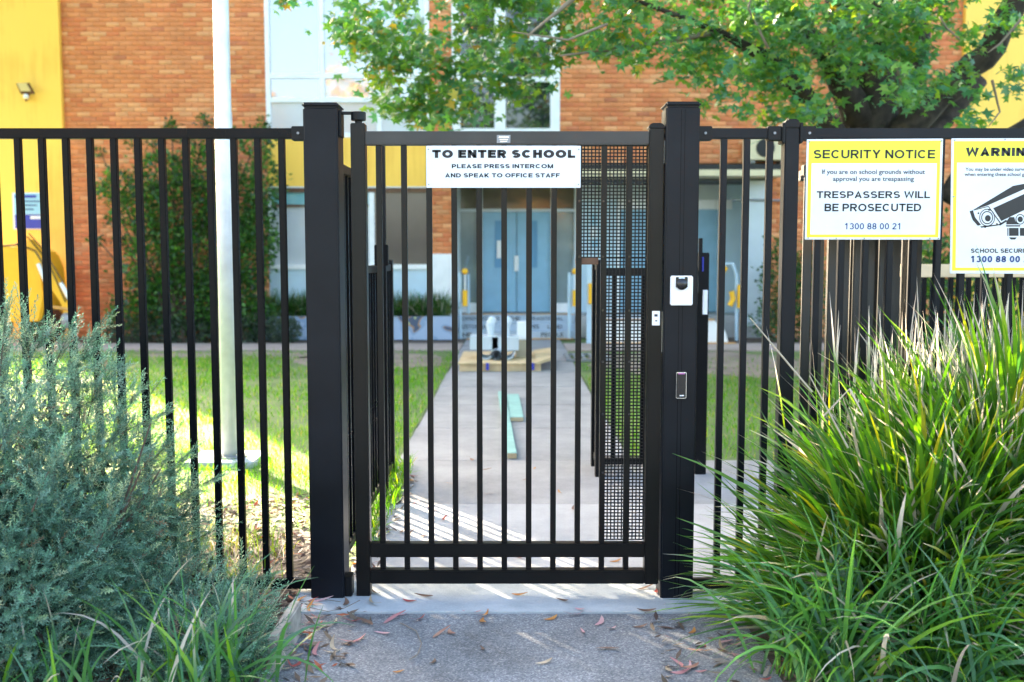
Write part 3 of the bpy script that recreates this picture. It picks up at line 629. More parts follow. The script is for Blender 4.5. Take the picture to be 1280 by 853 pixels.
# ------------------------------------------------------------------ foliage builders
def pick(cols, n, jit=0.12):
    c = np.array([q[0] for q in cols]); p = np.array([q[1] for q in cols], float); p /= p.sum()
    k = rng.choice(len(c), n, p=p); return c[k] * rng.uniform(1 - jit, 1 + jit, (n, 1)) * rng.uniform(.93, 1.07, (n, 3))
GREENS = [((0.035, 0.10, 0.018), 4), ((0.055, 0.14, 0.02), 3), ((0.02, 0.06, 0.015), 3), ((0.16, 0.17, 0.03), .5)]
def strap_plant(name, label, cat, centers, n, length, width, th, bend, cols, dry=0.3, dryfrom=0.75, az=None, group=None, leaves=0, seg=6, mname='leaf_clump', dry_col=(0.52, 0.45, 0.36), gen=None):
    """a tussock: blades from several crowns; the largest few as leaves of their own"""
    cs = np.array(centers)
    root = thing(name, label, cat, tuple(cs.mean(0)), group)
    idx = rng.integers(0, len(cs), n)
    base = cs[idx] + np.stack([rng.normal(0, .07, n), rng.normal(0, .07, n), np.zeros(n)], 1)
    a = rng.uniform(0, 2 * math.pi, n) if az is None else az(n)
    t0 = np.abs(rng.normal(th[0], th[1], n)); be = np.abs(rng.normal(bend[0], bend[1], n)) * (0.35 + t0)
    if gen: base, a, t0 = gen(n)
    L = rng.uniform(*length, n); Wd = rng.uniform(*width, n)
    V, F = blades(base, a, t0, be, L, Wd, seg)
    t = np.linspace(0, 1, seg + 1)
    c0 = pick(cols, n); isdry = rng.random(n) < dry
    dd = np.array(dry_col) * rng.uniform(.6, 1.25, (n, 1))
    full = rng.random(n) < 0.05
    k = np.clip((t[None] - np.where(full, -0.5, dryfrom + rng.uniform(-.12, .12, n))[:, None]) * 7, 0, 1) * (isdry | full)[:, None]
    base_mix = np.clip(1 - t * 3.5, 0, 1)[None, :, None] * 0.12
    c = c0[:, None, :] * (1 - base_mix) + np.array((0.16, 0.17, 0.07)) * base_mix
    c = c * (1 - k[..., None]) + dd[:, None, :] * k[..., None]
    tint = np.repeat(c[:, :, None, :], 2, 2)
    m = seg + 1
    for i in range(min(leaves, n)):
        fi = F[:seg]
        np_mesh('leaf', V[i].reshape(-1, 3), fi, M['blade'], root, tint[i].reshape(-1, 3), smooth=True)
    if leaves < n:
        r = np_mesh(mname, V[leaves:].reshape(-1, 3), F[:(n - leaves) * seg], M['blade'], root, tint[leaves:].reshape(-1, 3), smooth=True); r['kind'] = 'stuff'
    return root
DIAM = np.array([(0, 0, 0), (.28, .06, .45), (0, 0, 1.0), (-.28, .06, .45)]); DIAMF = [(0, 1, 2, 3)]
def leafy_bush(name, label, cat, blobs, n, size, cols, group=None, stem=None, mname='foliage', shell=0.55):
    """blobs: (cx,cy,cz,rx,ry,rz); leaves spread through the outer part of each"""
    bs = np.array(blobs); root = thing(name, label, cat, (bs[0, 0], bs[0, 1], 0), group)
    vol = bs[:, 3] * bs[:, 4] * bs[:, 5]; idx = rng.choice(len(bs), n, p=vol / vol.sum())
    d = rng.normal(0, 1, (n, 3)); d /= np.linalg.norm(d, axis=1, keepdims=True)
    r = rng.uniform(shell, 1.0, n) ** 0.8 * (1 + 0.2 * rng.normal(0, 1, n))
    pos = bs[idx, :3] + d * bs[idx, 3:6] * r[:, None]
    ok = pos[:, 2] > 0.02; pos, d = pos[ok], d[ok]; n = len(pos)
    dr = d + rng.normal(0, .6, (n, 3)); dr[:, 2] += .2
    V, F = scatter(DIAM, DIAMF, frames(dr, rng.uniform(0, 6.28, n)), pos, rng.uniform(*size, n))
    o = np_mesh(mname, V, F, M['leaf'], root, np.repeat(pick(cols, n), 4, 0)); o['kind'] = 'stuff'
    mb = MB(); top = bs[:, 2].max()
    for k in range(stem or 4):
        b = bs[k % len(bs)]; x0 = bs[0, 0] + random.uniform(-.2, .2) * bs[0, 3]
        mb.tube([(x0, bs[0, 1], 0), ((x0 + b[0]) / 2, (bs[0, 1] + b[1]) / 2, b[2] * .55), (b[0], b[1], b[2] + b[5] * .3)], [.035, .025, .008], 6)
    mb.build('stem', M['woody'], root)
    return root
BUSHC = [((0.030, 0.090, 0.022), 5), ((0.05, 0.135, 0.03), 3.5), ((0.018, 0.05, 0.015), 3.5), ((0.09, 0.19, 0.035), 1)]
yb_ = 17.9
bl = []
def ub(px, py, rx, rz, ry=.45, Y=18.2): p = P(px, py, Y); bl.append((p.x, Y, p.z, rx, ry, rz))
for a in ((215, 380, .75, .6), (285, 375, .7, .7), (190, 330, .55, .55), (250, 320, .75, .7), (310, 320, .45, .65), (225, 265, .7, .6), (290, 250, .6, .6), (180, 265, .5, .45), (330, 230, .32, .55), (322, 290, .35, .5), (255, 210, .55, .4), (200, 215, .45, .35), (150, 235, .35, .3), (320, 180, .3, .28), (300, 400, .6, .4), (170, 395, .5, .4)): ub(*a)
leafy_bush('camellia_bush', 'tall dark green bush against the orange brick wall', 'bush', bl, 20000, (.055, .115), [((0.035, 0.11, 0.024), 5), ((0.06, 0.17, 0.03), 4), ((0.018, 0.05, 0.015), 3.5), ((0.10, 0.22, 0.035), 1)], stem=9)
sp = []
for a in ((215, 158, .16, .14), (255, 152, .14, .16), (215, 165, .2, .15), (130, 235, .14, .1), (165, 180, .14, .1), (283, 165, .18, .14), (120, 300, .16, .12), (140, 275, .2, .1), (125, 190, .12, .08), (150, 300, .16, .1), (330, 160, .14, .2), (235, 175, .2, .15), (190, 178, .15, .1)): bl2 = P(a[0], a[1], 18.3); sp.append((bl2.x, 18.3, bl2.z, a[2], .25, a[3]))
o = leafy_bush('climbing_shrub', 'loose upper sprays of shrub reaching up the brick wall', 'bush', sp, 1100, (.05, .10), BUSHC + [((.2, .12, .04), 1)], stem=len(sp), shell=.1)
for i, (px, rx, lb) in enumerate(((160, .5, 'low grey green shrub left of the tall dark bush'), (225, .55, 'low grey green shrub under the middle of the tall dark bush'), (300, .5, 'low grey green shrub between the tall bush and the flagpole'), (352, .3, 'low grey green shrub at the end of the mural planter'))):
    p = P(px, 405, 17.85); leafy_bush('low_shrub', lb, 'shrub', [(p.x, 17.95, .22, rx, .22, .28)], 1300, (.04, .08), [((.06, .09, .055), 3), ((.035, .065, .04), 3), ((.10, .13, .09), 1)], 'low shrubs under the brick wall', stem=3)
for i, x in enumerate((-4.3, -3.75, -3.2, -2.65, -2.1, -1.5)):
    strap_plant('planter_grass', ['bright green grass clump at the left end of the mural planter', 'second grass clump from the left in the mural planter', 'third grass clump from the left in the mural planter', 'third grass clump from the right in the mural planter', 'second grass clump from the right in the mural planter', 'grass clump at the right end of the mural planter by the steps'][i], 'plant',
                [(x - .15, 18.8, .40), (x + .15, 18.85, .40)], 420, (.35, .62), (.018, .03), (.45, .3), (.9, .4), GREENS, dry=.15, group='grass clumps in the mural planter', seg=4)
leafy_bush('hedge_bush', 'green bush seen between the two yellow signs', 'bush', [(4.95, 12.2, 1.0, .5, .6, 1.0), (5.5, 12.6, .9, .7, .6, .9), (6.4, 12.8, .7, .8, .6, .75)], 5000, (.06, .12), BUSHC + [((.09, .16, .03), 2)], stem=4)
leafy_bush('dark_bush', 'dark green bush at the brick pier right of the doors', 'bush', [(4.85, 18.2, .95, .35, .35, 1.0), (5.3, 18.3, .8, .5, .4, .9), (4.5, 18.0, .35, .25, .25, .25)], 3600, (.05, .10), BUSHC, stem=3)

# ------------------------------------------------------------------ lawn
def lawn(name, n, x0, x1, y0, y1, h, wd, dens=None, cols=None):
    x = rng.uniform(x0, x1, n); y = rng.uniform(y0, y1, n)
    if dens is not None:
        ok = rng.random(n) < dens(x, y); x, y = x[ok], y[ok]; n = len(x)
    b = np.stack([x, y, np.zeros(n)], 1)
    V, F = blades(b, rng.uniform(0, 6.28, n), np.abs(rng.normal(.35, .3, n)), np.abs(rng.normal(.8, .4, n)), rng.uniform(*h, n), rng.uniform(*wd, n), 2)
    c = pick(cols or [((.065, .20, .016), 5), ((.095, .25, .02), 4), ((.18, .27, .03), 1.5), ((.34, .29, .11), .4)], n)
    o = np_mesh(name, V.reshape(-1, 3), F, M['lawn'], None, np.repeat(c, 6, 0)); return tag(o, kind='stuff')
def fade(x, y): return np.clip((y - 5.45) / 1.3, 0.04, 1) * np.where((np.abs(x + 2.1) < 1.1) & (np.abs(y - 15.0) < 1.25), .12, 1) * np.where(y > 15.4, .35, 1) * (0.55 + .45 * np.sin(x * 2.3 + np.sin(y * 1.7) * 2) * np.sin(y * 1.9))
tag(lawn('lawn_grass', 34000, -5.2, -.88, 5.6, 9.2, (.035, .085), (.004, .008), fade), 'green lawn grass behind the left fence with a sunlit strip', 'grass')
tag(lawn('lawn_grass', 46000, -9.5, -.88, 9.2, 16.4, (.04, .08), (.009, .016), fade), 'shaded green lawn between the fence and the school wall', 'grass')
tag(lawn('lawn_grass', 22000, .93, 6.5, 7.6, 15.5, (.04, .08), (.008, .014), lambda x, y: np.where(y > 12.8, .15, .85)), 'patchy lawn grass right of the concrete path', 'grass')
tag(lawn('weed_grass', 550, -.86, -.72, 5.2, 7.4, (.06, .16), (.006, .012)), 'bright weeds along the foot of the inner fence', 'grass')

# ------------------------------------------------------------------ steel fence and gate
GY = 4.50           # the plane of the gate
FY = 4.54           # the plane of the fence
def bar_mesh(w, h, d=None, bev=.003, m='black'):
    d = d or w
    o = MB().box(-w / 2, w / 2, -d / 2, d / 2, 0, h).build('bar', M[m], None, bevel=bev); me = o.data; bpy.data.objects.remove(o); return me
def add_bar(me, x, y, z, parent, m=None):
    o = bpy.data.objects.new('bar', me); COL.objects.link(o); o.parent = parent; o.location = Vector((x, y, z)) - OFF[parent.name]; return o
ZT0, ZT1 = P(100, 174, FY).z, P(100, 161, FY).z
ZB0, ZB1 = P(320, 735, FY).z, P(320, 723, FY).z
bm_l = bar_mesh(.029, ZT0 - ZB1 + .004); bm_r = bar_mesh(.029, ZT0 - ZB1 + .004, m='black_sheen')
def bolt(mb, x, y, z, r=.006): mb.disc((x, z), r, 'y', y - .005, y, 8)
def rail_fence(label, x0, x1, bars, group='black steel fence panels', m='black_sheen'):
    f = thing('bar_fence', label, 'fence', ((x0 + x1) / 2, FY, ZB0), group)
    MB().box(x0, x1, FY - .02, FY + .02, ZT0, ZT1).build('top_rail', M[m], f, bevel=.004)
    MB().box(x0, x1, FY - .02, FY + .02, ZB0, ZB1).build('bottom_rail', M[m], f, bevel=.004)
    for x in bars: add_bar(bm_l if m == 'black' else bm_r, x, FY, ZB1 - .002, f)
    return f
def bracket(f, x, side, z0=None, z1=None):
    z0 = (z0 or ZT0) - .008; z1 = (z1 or ZT1) + .008
    a, b = (x, x + .075 * side)
    mb = MB().box(a, b, FY - .027, FY + .027, z0, z1).box(a, a + .014 * side, FY - .04, FY + .04, z0 - .014, z1 + .014)
    o = mb.build('bracket', M['black_satin'], f, bevel=.003)
    k = MB(); bolt(k, x + .045 * side, FY - .027, (z0 + z1) / 2); k.build('bolt', M['grey_plate'], o)
xl = P(381, 165, 4.44).x
FLf = rail_fence('long black bar fence panel left of the gate above the grey shrub', -4.2, xl, [P(25 + 29.85 * k, 240, FY).x for k in range(-16, 12)], m='black')
bracket(FLf, xl, -1)
xr = P(873, 165, 4.44).x; xp0, xp1 = P(979, 170, FY).x, P(997, 170, FY).x
FM = rail_fence('narrow three bar black fence panel between gate post and thin post', xr, xp0, [P(x, 300, FY).x for x in (902.5, 931, 959.5)])
bracket(FM, xr, 1); bracket(FM, xp0, -1)
FR = rail_fence('black bar fence panel on the right that carries the two yellow signs', xp1, 4.6, [P(1021 + 30.2 * k, 300, FY).x for k in range(0, 28)])
bracket(FR, xp1, 1)
def post(name, label, x0, x1, y0, y1, z1, group=None, cap=.012, z0=-.02, bev=.006):
    t = thing(name, label, 'post', ((x0 + x1) / 2, (y0 + y1) / 2, 0), group)
    MB().box(x0, x1, y0, y1, z0, z1 - .022).build('shaft', M['black_sheen'], t, bevel=bev, segs=3)
    MB().box(x0 - .004, x1 + .004, y0 - .004, y1 + .004, z1 - .0215, z1).build('cap', M['black_satin'], t, bevel=.008, segs=3)
    return t
tp = thing('fence_post', 'thin black fence post with rounded cap left of the yellow security notice', 'post', ((xp0 + xp1) / 2, FY, 0), 'thin fence posts')
zt = P(988, 150, FY).z
MB().box(xp0, xp1, FY - .033, FY + .033, -.02, zt - .04).build('shaft', M['black_sheen'], tp, bevel=.004)
MB().prism([(xp0 - .003, zt - .0395), (xp1 + .003, zt - .0395), (xp1 + .003, zt - .018), (xp1 - .012, zt), (xp0 + .012, zt), (xp0 - .003, zt - .018)], 'y', FY - .036, FY + .036).build('cap', M['black_satin'], tp, bevel=.004)
x0, x1 = P(381, 300, 4.44).x, P(424, 300, 4.44).x; zP = P(400, 128, 4.44).z
GPL = post('gate_post', 'thick square black gate post on the hinge side of the gate', x0, x1, 4.44, 4.59, zP, 'thick gate posts')
XPL1 = x1
x0, x1 = P(831, 300, 4.44).x, P(873, 300, 4.44).x
GPR = post('gate_post', 'thick square black gate post carrying the intercom and card reader', x0, x1, 4.44, 4.59, P(850, 127, 4.44).z, 'thick gate posts')
XPR0, XPR1 = x0, x1; xm_ = (x0 + x1) / 2
for dx in (-.008, .008): MB().box(xm_ + dx - .0012, xm_ + dx + .0012, 4.4389, 4.4397, .03, zP - .03).build('ridge', M['black'], GPR)
# the gate
XG0, XG1 = P(441, 300, GY).x, P(459, 300, GY).x; XH0, XH1 = P(809, 300, GY).x, P(827, 300, GY).x
GT = thing('pedestrian_gate', 'black steel bar pedestrian gate with a mesh strip on its right side', 'gate', ((XG0 + XH1) / 2, GY, .02))
gz = lambda py: P(640, py, GY).z
MB().box(XG0, XG1, GY - .033, GY + .033, gz(744), gz(155)).build('stile', M['gate_paint'], GT, bevel=.004)
MB().box(XH0, XH1, GY - .033, GY + .033, gz(728), gz(162)).build('stile', M['gate_paint'], GT, bevel=.004)
z = gz(155); MB().prism([(XH0 - .003, gz(161.8)), (XH1 + .003, gz(161.8)), (XH1 + .003, z - .012), (XH1 - .012, z), (XH0 + .012, z), (XH0 - .003, z - .012)], 'y', GY - .036, GY + .036).build('cap', M['black_satin'], GT, bevel=.003)
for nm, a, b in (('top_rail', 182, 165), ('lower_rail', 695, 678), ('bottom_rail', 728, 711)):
    MB().box(XG1 - .002, XH0 + .002, GY - .026, GY + .026, gz(a), gz(b)).build(nm, M['gate_sky_sheen'] if nm == 'top_rail' else M['gate_paint'], GT, bevel=.004)
gb1 = bar_mesh(.0255, gz(181.5) - gz(678.5), m='gate_paint'); gb2 = bar_mesh(.0255, gz(694.5) - gz(711.5), m='gate_paint')
for k in range(11):
    x = P(476 + 30.85 * k, 420, GY).x
    add_bar(gb1, x, GY, gz(678.5), GT); add_bar(gb2, x, GY, gz(711.5), GT)
rect_px('badge', 621, 638, 169, 179, GY - .0285, .003, M['grey_plate'], GT)
for i, (a, b) in enumerate(((171, 172.6), (174.2, 175.2), (176.5, 177.5))): rect_px('badge_relief', 623.5 + i, 636 - i, a, b, GY - .0305, .0025, M['steel'], GT)
# woven mesh strip behind the bars
mx0, mx1 = P(721, 300, GY).x, XH0; my = GY + .0165
pitch = 4.35 / F_PX * GY; wr = .0027
mesh = MB()
def wire(x0, x1, z0, z1): mesh.box(x0, x1, my, my + .003, z0, z1)
def grid(xa, xb, za, zb, frame=True):
    n = int((xb - xa) / pitch)
    for i in range(n + 1): x = xa + (xb - xa) * i / n; mesh.box(x - wr, x + wr, my, my + .0026, za, zb)
    n = int(round((zb - za) / pitch))
    for i in range(n + 1): zq = za + (zb - za) * i / n; mesh.box(xa, xb, my + .0027, my + .0052, zq - wr, zq + wr)
grid(mx0, mx1 - .003, gz(322), gz(182)); xq = P(753, 300, GY).x
grid(xq, mx1 - .003, gz(676), gz(322.8))
mo = mesh.build('mesh_infill', M['black_satin'], GT); mo['kind'] = 'stuff'
MB().box(mx0 - .004, xq - .016, my - .004, my + .014, gz(331), gz(322.5)).build('mesh_edge_strip', M['brown_trim'], GT, bevel=.002)
mb = MB()
for px_, py_ in ((724, 252), (754, 252), (786, 252), (724, 321), (753, 321), (786, 321), (753, 388), (786, 388), (753, 452), (786, 452), (753, 517), (786, 517), (753, 590), (786, 660)): a = P(px_, py_, GY); mb.disc((a.x, a.z), .006, 'y', GY - .019, GY - .0139, 10)
mb.build('fixing_screw', M['black_plastic'], GT)
# hinges, keeper, label
HG = MB().box(XPL1, XPL1 + .012, GY - .03, GY + .04, P(0, 172, GY).z, P(0, 139, GY).z).box(XPL1 + .010, XG0 + .035, GY - .012, GY + .012, gz(143.5), gz(140)).build('hinge', M['black_satin'], GT, bevel=.002)
xc = (XG0 + XG1) / 2; mb = MB().disc((xc, GY), .033, 'z', gz(151), gz(140.5), 20).disc((xc, GY), .016, 'z', gz(154.8), gz(151.1), 12); mb.build('hinge_cup', M['black_satin'], GT, bevel=.002)
MB().box(XPL1, XG1, GY - .03, GY + .03, gz(747), gz(744.3)).box(XPL1, XPL1 + .03, GY - .04, GY + .04, gz(744), gz(718)).build('hinge', M['black_satin'], GT, bevel=.003)
MB().box(XH1, XPR0, GY - .01, GY + .01, gz(172), gz(168)).build('gate_stop', M['black_satin'], GT)
MB().box(XH1, XPR0, GY - .01, GY + .01, gz(330), gz(326)).build('gate_stop', M['black_satin'], GT)
MB().box(XH1 + .002, XPR0 - .001, GY - .025, GY + .03, gz(440), gz(389)).build('lock_keeper', M['steel'], GT, bevel=.002)
MB().box(XH1 + .003, XPR0 - .001, GY - .02, GY + .03, gz(205), gz(176)).build('lock_keeper', M['steel'], GT, bevel=.002)
LBL = rect_px('instruction_tag', 815, 825, 389, 407, GY - .036, .003, M['white_plastic'], GT, .001)
rect_px('tag_mark', 818, 822, 393, 396, GY - .0365, .0004, M['ink_grey'], LBL); rect_px('tag_mark', 819, 821.5, 400.5, 402, GY - .0365, .0004, M['ink'], LBL)
# intercom and card reader on the post
IC = thing('intercom', 'white intercom plate with round black camera dome on the gate post', 'intercom', P(852, 382, 4.435))
rect_px('plate', 838, 866.5, 345, 382, 4.418, .0215, M['white_plastic'], IC, .004)
a, b = P(845, 363, 4.41), P(860, 346.5, 4.41); MB().box(a.x, b.x, 4.413, 4.4185, a.z + .012, b.z).build('black_window', M['black_plastic'], IC, bevel=.002)
a = P(852.5, 355.5, 4.41); MB().sphere(a, .0255, 12, (1, .6, 1)).build('camera_dome', M['black_plastic'], IC, smooth=True)
rect_px('marking', 848.5, 856, 346.8, 348.6, 4.4122, .0004, M['white_sign'], IC)
CRd = thing('card_reader', 'slim dark card reader with pale rim low on the gate post', 'card reader', P(852, 498, 4.435))
rect_px('rim', 845, 858.5, 465.5, 498.5, 4.426, .0135, M['steel'], CRd, .003)
rect_px('face', 845.8, 857.8, 466.6, 497.8, 4.420, .0055, M['black_plastic'], CRd, .002)
rect_px('status_light', 848, 856, 466.8, 468.0, 4.4185, .004, mat('magenta_plastic', (.5, .12, .35), .3), CRd)
rect_px('marking', 849.5, 855, 494, 495.4, 4.4196, .0003, M['white_sign'], CRd)

# ------------------------------------------------------------------ signs
SY = GY - .033
ES = thing('instruction_sign', 'white sign reading to enter school fixed to the gate top', 'sign', P(630, 235, SY))
rect_px('panel', 533, 726, 182.4, 235, SY, .004, M['white_sign'], ES, .0012)
text_px('TO ENTER SCHOOL', 540.3, 719, 187.5, 198.4, SY - .0006, M['ink'], ES, .045)
text_px('PLEASE PRESS INTERCOM', 564.7, 691.5, 204.8, 211.4, SY - .0006, M['ink'], ES, .026)
text_px('AND SPEAK TO OFFICE STAFF', 556.4, 699.8, 216.2, 222.4, SY - .0006, M['ink'], ES, .026)
mb = MB()
for x, y in ((535.5, 187), (723.5, 187), (536, 231), (723, 231)): a = P(x, y, SY); bolt(mb, a.x, SY, a.z, .003)
mb.build('screw', M['grey_plate'], ES)
QY = FY - .034
def poly_px(name, pts, m, par, Y, d=.0004):
    return MB().prism([(P(a, b, Y).x, P(a, b, Y).z) for a, b in pts], 'y', Y, Y + d).build(name, m, par)
SS = thing('security_sign', 'yellow and white security notice sign warning that trespassers will be prosecuted', 'sign', P(1090, 300, QY), 'yellow warning signs on the fence')
MB().prism(pw([(1008.6, 174.4), (1179, 173.4), (1175.2, 299.8), (1006, 299.6)], QY), 'y', QY, QY + .005).build('panel', M['white_sign'], SS, bevel=.0012)
poly_px('yellow_band', [(1011, 176.4), (1176, 175.8), (1175.2, 204.3), (1010.2, 204.3)], M['yellow_print'], SS, QY - .0005)
poly_px('yellow_border', [(1010.2, 204.35), (1014.6, 204.35), (1012.8, 293.2), (1008.2, 297)], M['yellow_print'], SS, QY - .0005)
poly_px('yellow_border', [(1171.2, 204.35), (1175.2, 204.35), (1173, 297), (1168.9, 293.2)], M['yellow_print'], SS, QY - .0005)
poly_px('yellow_border', [(1012.8, 293.25), (1168.9, 293.25), (1173, 297), (1008.2, 297)], M['yellow_print'], SS, QY - .0005)
T2 = QY - .0012
text_px('SECURITY NOTICE', 1017, 1169.2, 187, 198.8, T2, M['ink'], SS, .016)
text_px('If you are on school grounds without', 1027.4, 1156.4, 212, 219.6, T2, M['ink_grey'], SS, .012)
text_px('approval you are trespassing', 1041, 1142.6, 220.8, 228.2, T2, M['ink_grey'], SS, .012)
text_px('TRESPASSERS WILL', 1020.8, 1162.8, 238.4, 248.7, T2, M['ink'], SS, .016)
text_px('BE PROSECUTED', 1030.6, 1151.7, 254.8, 264.9, T2, M['ink'], SS, .016)
text_px('1300 88 00 21', 1056, 1125.4, 279, 287, T2, M['ink_blue'], SS, .006)
mb = MB()
for x, y in ((1011.5, 177.6), (1176.5, 176.5), (1010, 297.8), (1045, 298.3), (1080, 298.3), (1162, 298.2), (1172.8, 298.4)): a = P(x, y, QY); bolt(mb, a.x, QY - .0005, a.z, .003)
mb.build('screw', M['grey_plate'], SS)
WS = thing('warning_sign', 'yellow and white warning sign with a black surveillance camera picture', 'sign', P(1252, 342, QY), 'yellow warning signs on the fence')
MB().prism(pw([(1189.6, 173.2), (1315, 173), (1313, 342.5), (1187.6, 342)], QY), 'y', QY, QY + .005).build('panel', M['white_sign'], WS, bevel=.0012)
poly_px('yellow_band', [(1192.4, 176.6), (1312, 176.2), (1311.5, 203.6), (1192, 203.6)], M['yellow_print'], WS, QY - .0005)
poly_px('yellow_border', [(1192, 203.65), (1196.3, 203.65), (1194.6, 334.6), (1190, 338.6)], M['yellow_print'], WS, QY - .0005)
poly_px('yellow_border', [(1307, 203.65), (1311.5, 203.65), (1310, 338.6), (1305.5, 334.6)], M['yellow_print'], WS, QY - .0005)
poly_px('yellow_border', [(1194.6, 334.65), (1305.5, 334.65), (1310, 338.6), (1190, 338.6)], M['yellow_print'], WS, QY - .0005)
text_px('WARNING', 1207, 1297, 183.3, 196.8, T2, M['ink'], WS, .040)
text_px('You may be under video surveillance', 1206.7, 1297, 209.5, 215.2, T2, M['ink_grey'], WS, .012)
text_px('when entering these school grounds', 1205.7, 1298, 215.9, 221.6, T2, M['ink_grey'], WS, .012)
text_px('SCHOOL SECURITY', 1213.5, 1291, 310.6, 316.6, T2, M['ink'], WS, .02)
text_px('1300 88 00 21', 1213.5, 1291, 319.8, 328.2, T2, M['ink_blue'], WS, .022)
def zi(l): return [(1185 + a / 4.737, 165 + b / 4.737) for a, b in l]
poly_px('camera_picture', zi([(150, 462), (385, 320), (470, 304), (540, 300), (235, 436)]), M['ink'], WS, T2)
poly_px('camera_picture', zi([(268, 452), (560, 318), (585, 400), (316, 528)]), M['ink'], WS, T2)
poly_px('camera_picture', zi([(128, 470), (148, 464), (160, 505), (196, 552), (176, 556), (146, 522)]), M['ink'], WS, T2)
for pts in ([(150, 462), (236, 440), (238, 444), (153, 466)], [(236, 440), (241, 440), (318, 545), (312, 548)], [(190, 560), (312, 546), (314, 552), (198, 568)], [(300, 548), (345, 520), (350, 530), (308, 556)]): poly_px('camera_picture', zi(pts), M['ink'], WS, T2)
def ring(cx, cy, r0, r1, n=28):
    mb = MB(); A = []; 
    for k in range(n):
        t = 2 * math.pi * k / n
        for r in (r0, r1): p = P(*zi([(cx + r * .9 * math.cos(t), cy + r * math.sin(t))])[0], T2); A.append((p.x, T2, p.z))
    return mb.add(A, [(2 * k, 2 * k + 1, (2 * k + 3) % (2 * n), (2 * k + 2) % (2 * n)) for k in range(n)]).build('camera_picture', M['ink'], WS)
ring(232, 508, 47, 52); ring(232, 508, 33, 39); ring(236, 512, 0.5, 19)
for cx, cy in ((180, 482), (243, 462), (290, 546), (220, 564)): ring(cx, cy, .5, 6, 10)
poly_px('camera_picture', zi([(346, 548), (346, 530), (365, 505), (392, 505), (400, 530), (425, 548)]), M['ink'], WS, T2)
poly_px('camera_picture', zi([(344, 553), (428, 553), (428, 561), (344, 561)]), M['ink'], WS, T2)
poly_px('camera_picture', zi([(362, 569), (418, 569), (418, 616), (362, 616)]), M['ink'], WS, T2)
poly_px('camera_picture', zi([(352, 569), (357, 569), (357, 616), (352, 616)]), M['ink'], WS, T2)
poly_px('camera_picture', zi([(426, 569), (600, 569), (600, 616), (426, 616)]), M['ink'], WS, T2)
poly_px('camera_picture', zi([(362, 625), (408, 625), (398, 638), (372, 638)]), M['ink'], WS, T2)
ring(428, 518, .5, 17); ring(428, 518, 26, 31)
mb = MB()
for x, y in ((1256, 174.8), (1192, 246), (1193, 175.5)): a = P(x, y, QY); bolt(mb, a.x, QY - .0005, a.z, .003)
mb.build('screw', M['grey_plate'], WS)

# ------------------------------------------------------------------ inner fences behind the gate
def depth_fence(name, label, x, y0, y1, z1, step, w=.025, group='inner black fence runs', cat='fence', endpost=.055):
    f = thing(name, label, cat, (x, (y0 + y1) / 2, 0), group)
    MB().box(x - .02, x + .02, y0 + .02, y1 - .02, z1 - .045, z1).build('top_rail', M['black_satin'], f, bevel=.003)
    MB().box(x - .02, x + .02, y0 + .02, y1 - .02, .07, .115).build('bottom_rail', M['black_satin'], f, bevel=.003)
    bm_ = bar_mesh(w, z1 - .045 - .115 + .004); n = int((y1 - y0) / step)
    for k in range(1, n): add_bar(bm_, x, y0 + (y1 - y0) * k / n, .113, f)
    for yq in (y0, y1): MB().box(x - endpost / 2, x + endpost / 2, yq - endpost / 2, yq + endpost / 2, .005, z1 + .03).build('post', M['black_satin'], f, bevel=.004)
    return f
depth_fence('side_fence', 'tall black side fence running back from the hinge post', -0.835, 4.68, 5.50, 2.0, .095)
depth_fence('inner_gate', 'open black inner gate leaf seen edge on left of the path', -0.855, 5.75, 7.0, 1.5, .11, cat='gate')
depth_fence('inner_gate', 'open black inner gate leaf seen edge on between path and mesh', 0.62, 7.0, 7.36, 1.5, .11, cat='gate', endpost=.07)
tpst = MB().box(-0.815, -0.785, 6.28, 6.31, .0, 2.3).build('drop_bar', M['black_satin']); tag(tpst, 'thin tall black bar standing behind the hinge side of the gate', 'post')
IF = thing('inner_fence', 'low black fence panel behind the gate mesh with latch post', 'fence', (1.0, 7.1, 0), 'inner black fence runs')
MB().box(.66, 1.30, 7.08, 7.12, 1.42, 1.47).build('top_rail', M['black_satin'], IF, bevel=.003)
MB().box(.66, 1.30, 7.08, 7.12, .07, .12).build('bottom_rail', M['black_satin'], IF, bevel=.003)
bmi = bar_mesh(.028, 1.304)
for k in range(6): add_bar(bmi, .72 + .105 * k, 7.10, .118, IF)
MB().box(1.30, 1.38, 7.05, 7.13, .005, 1.58).build('latch_post', M['black_satin'], IF, bevel=.005)
MB().box(1.30, 1.325, 7.02, 7.049, 1.30, 1.68).build('latch_rod', M['black_satin'], IF)
MB().box(1.335, 1.365, 7.015, 7.049, 1.15, 1.32).build('latch_plate', M['white_plastic'], IF)
MB().box(1.318, 1.334, 7.02, 7.049, 1.45, 1.55).build('latch_tag', M['poster_blue'], IF)
MB().box(-.80, -.72, 5.86, 5.89, 1.50, 1.62).build('latch_bracket', M['black_satin'], bpy.data.objects['inner_gate'], bevel=.003)
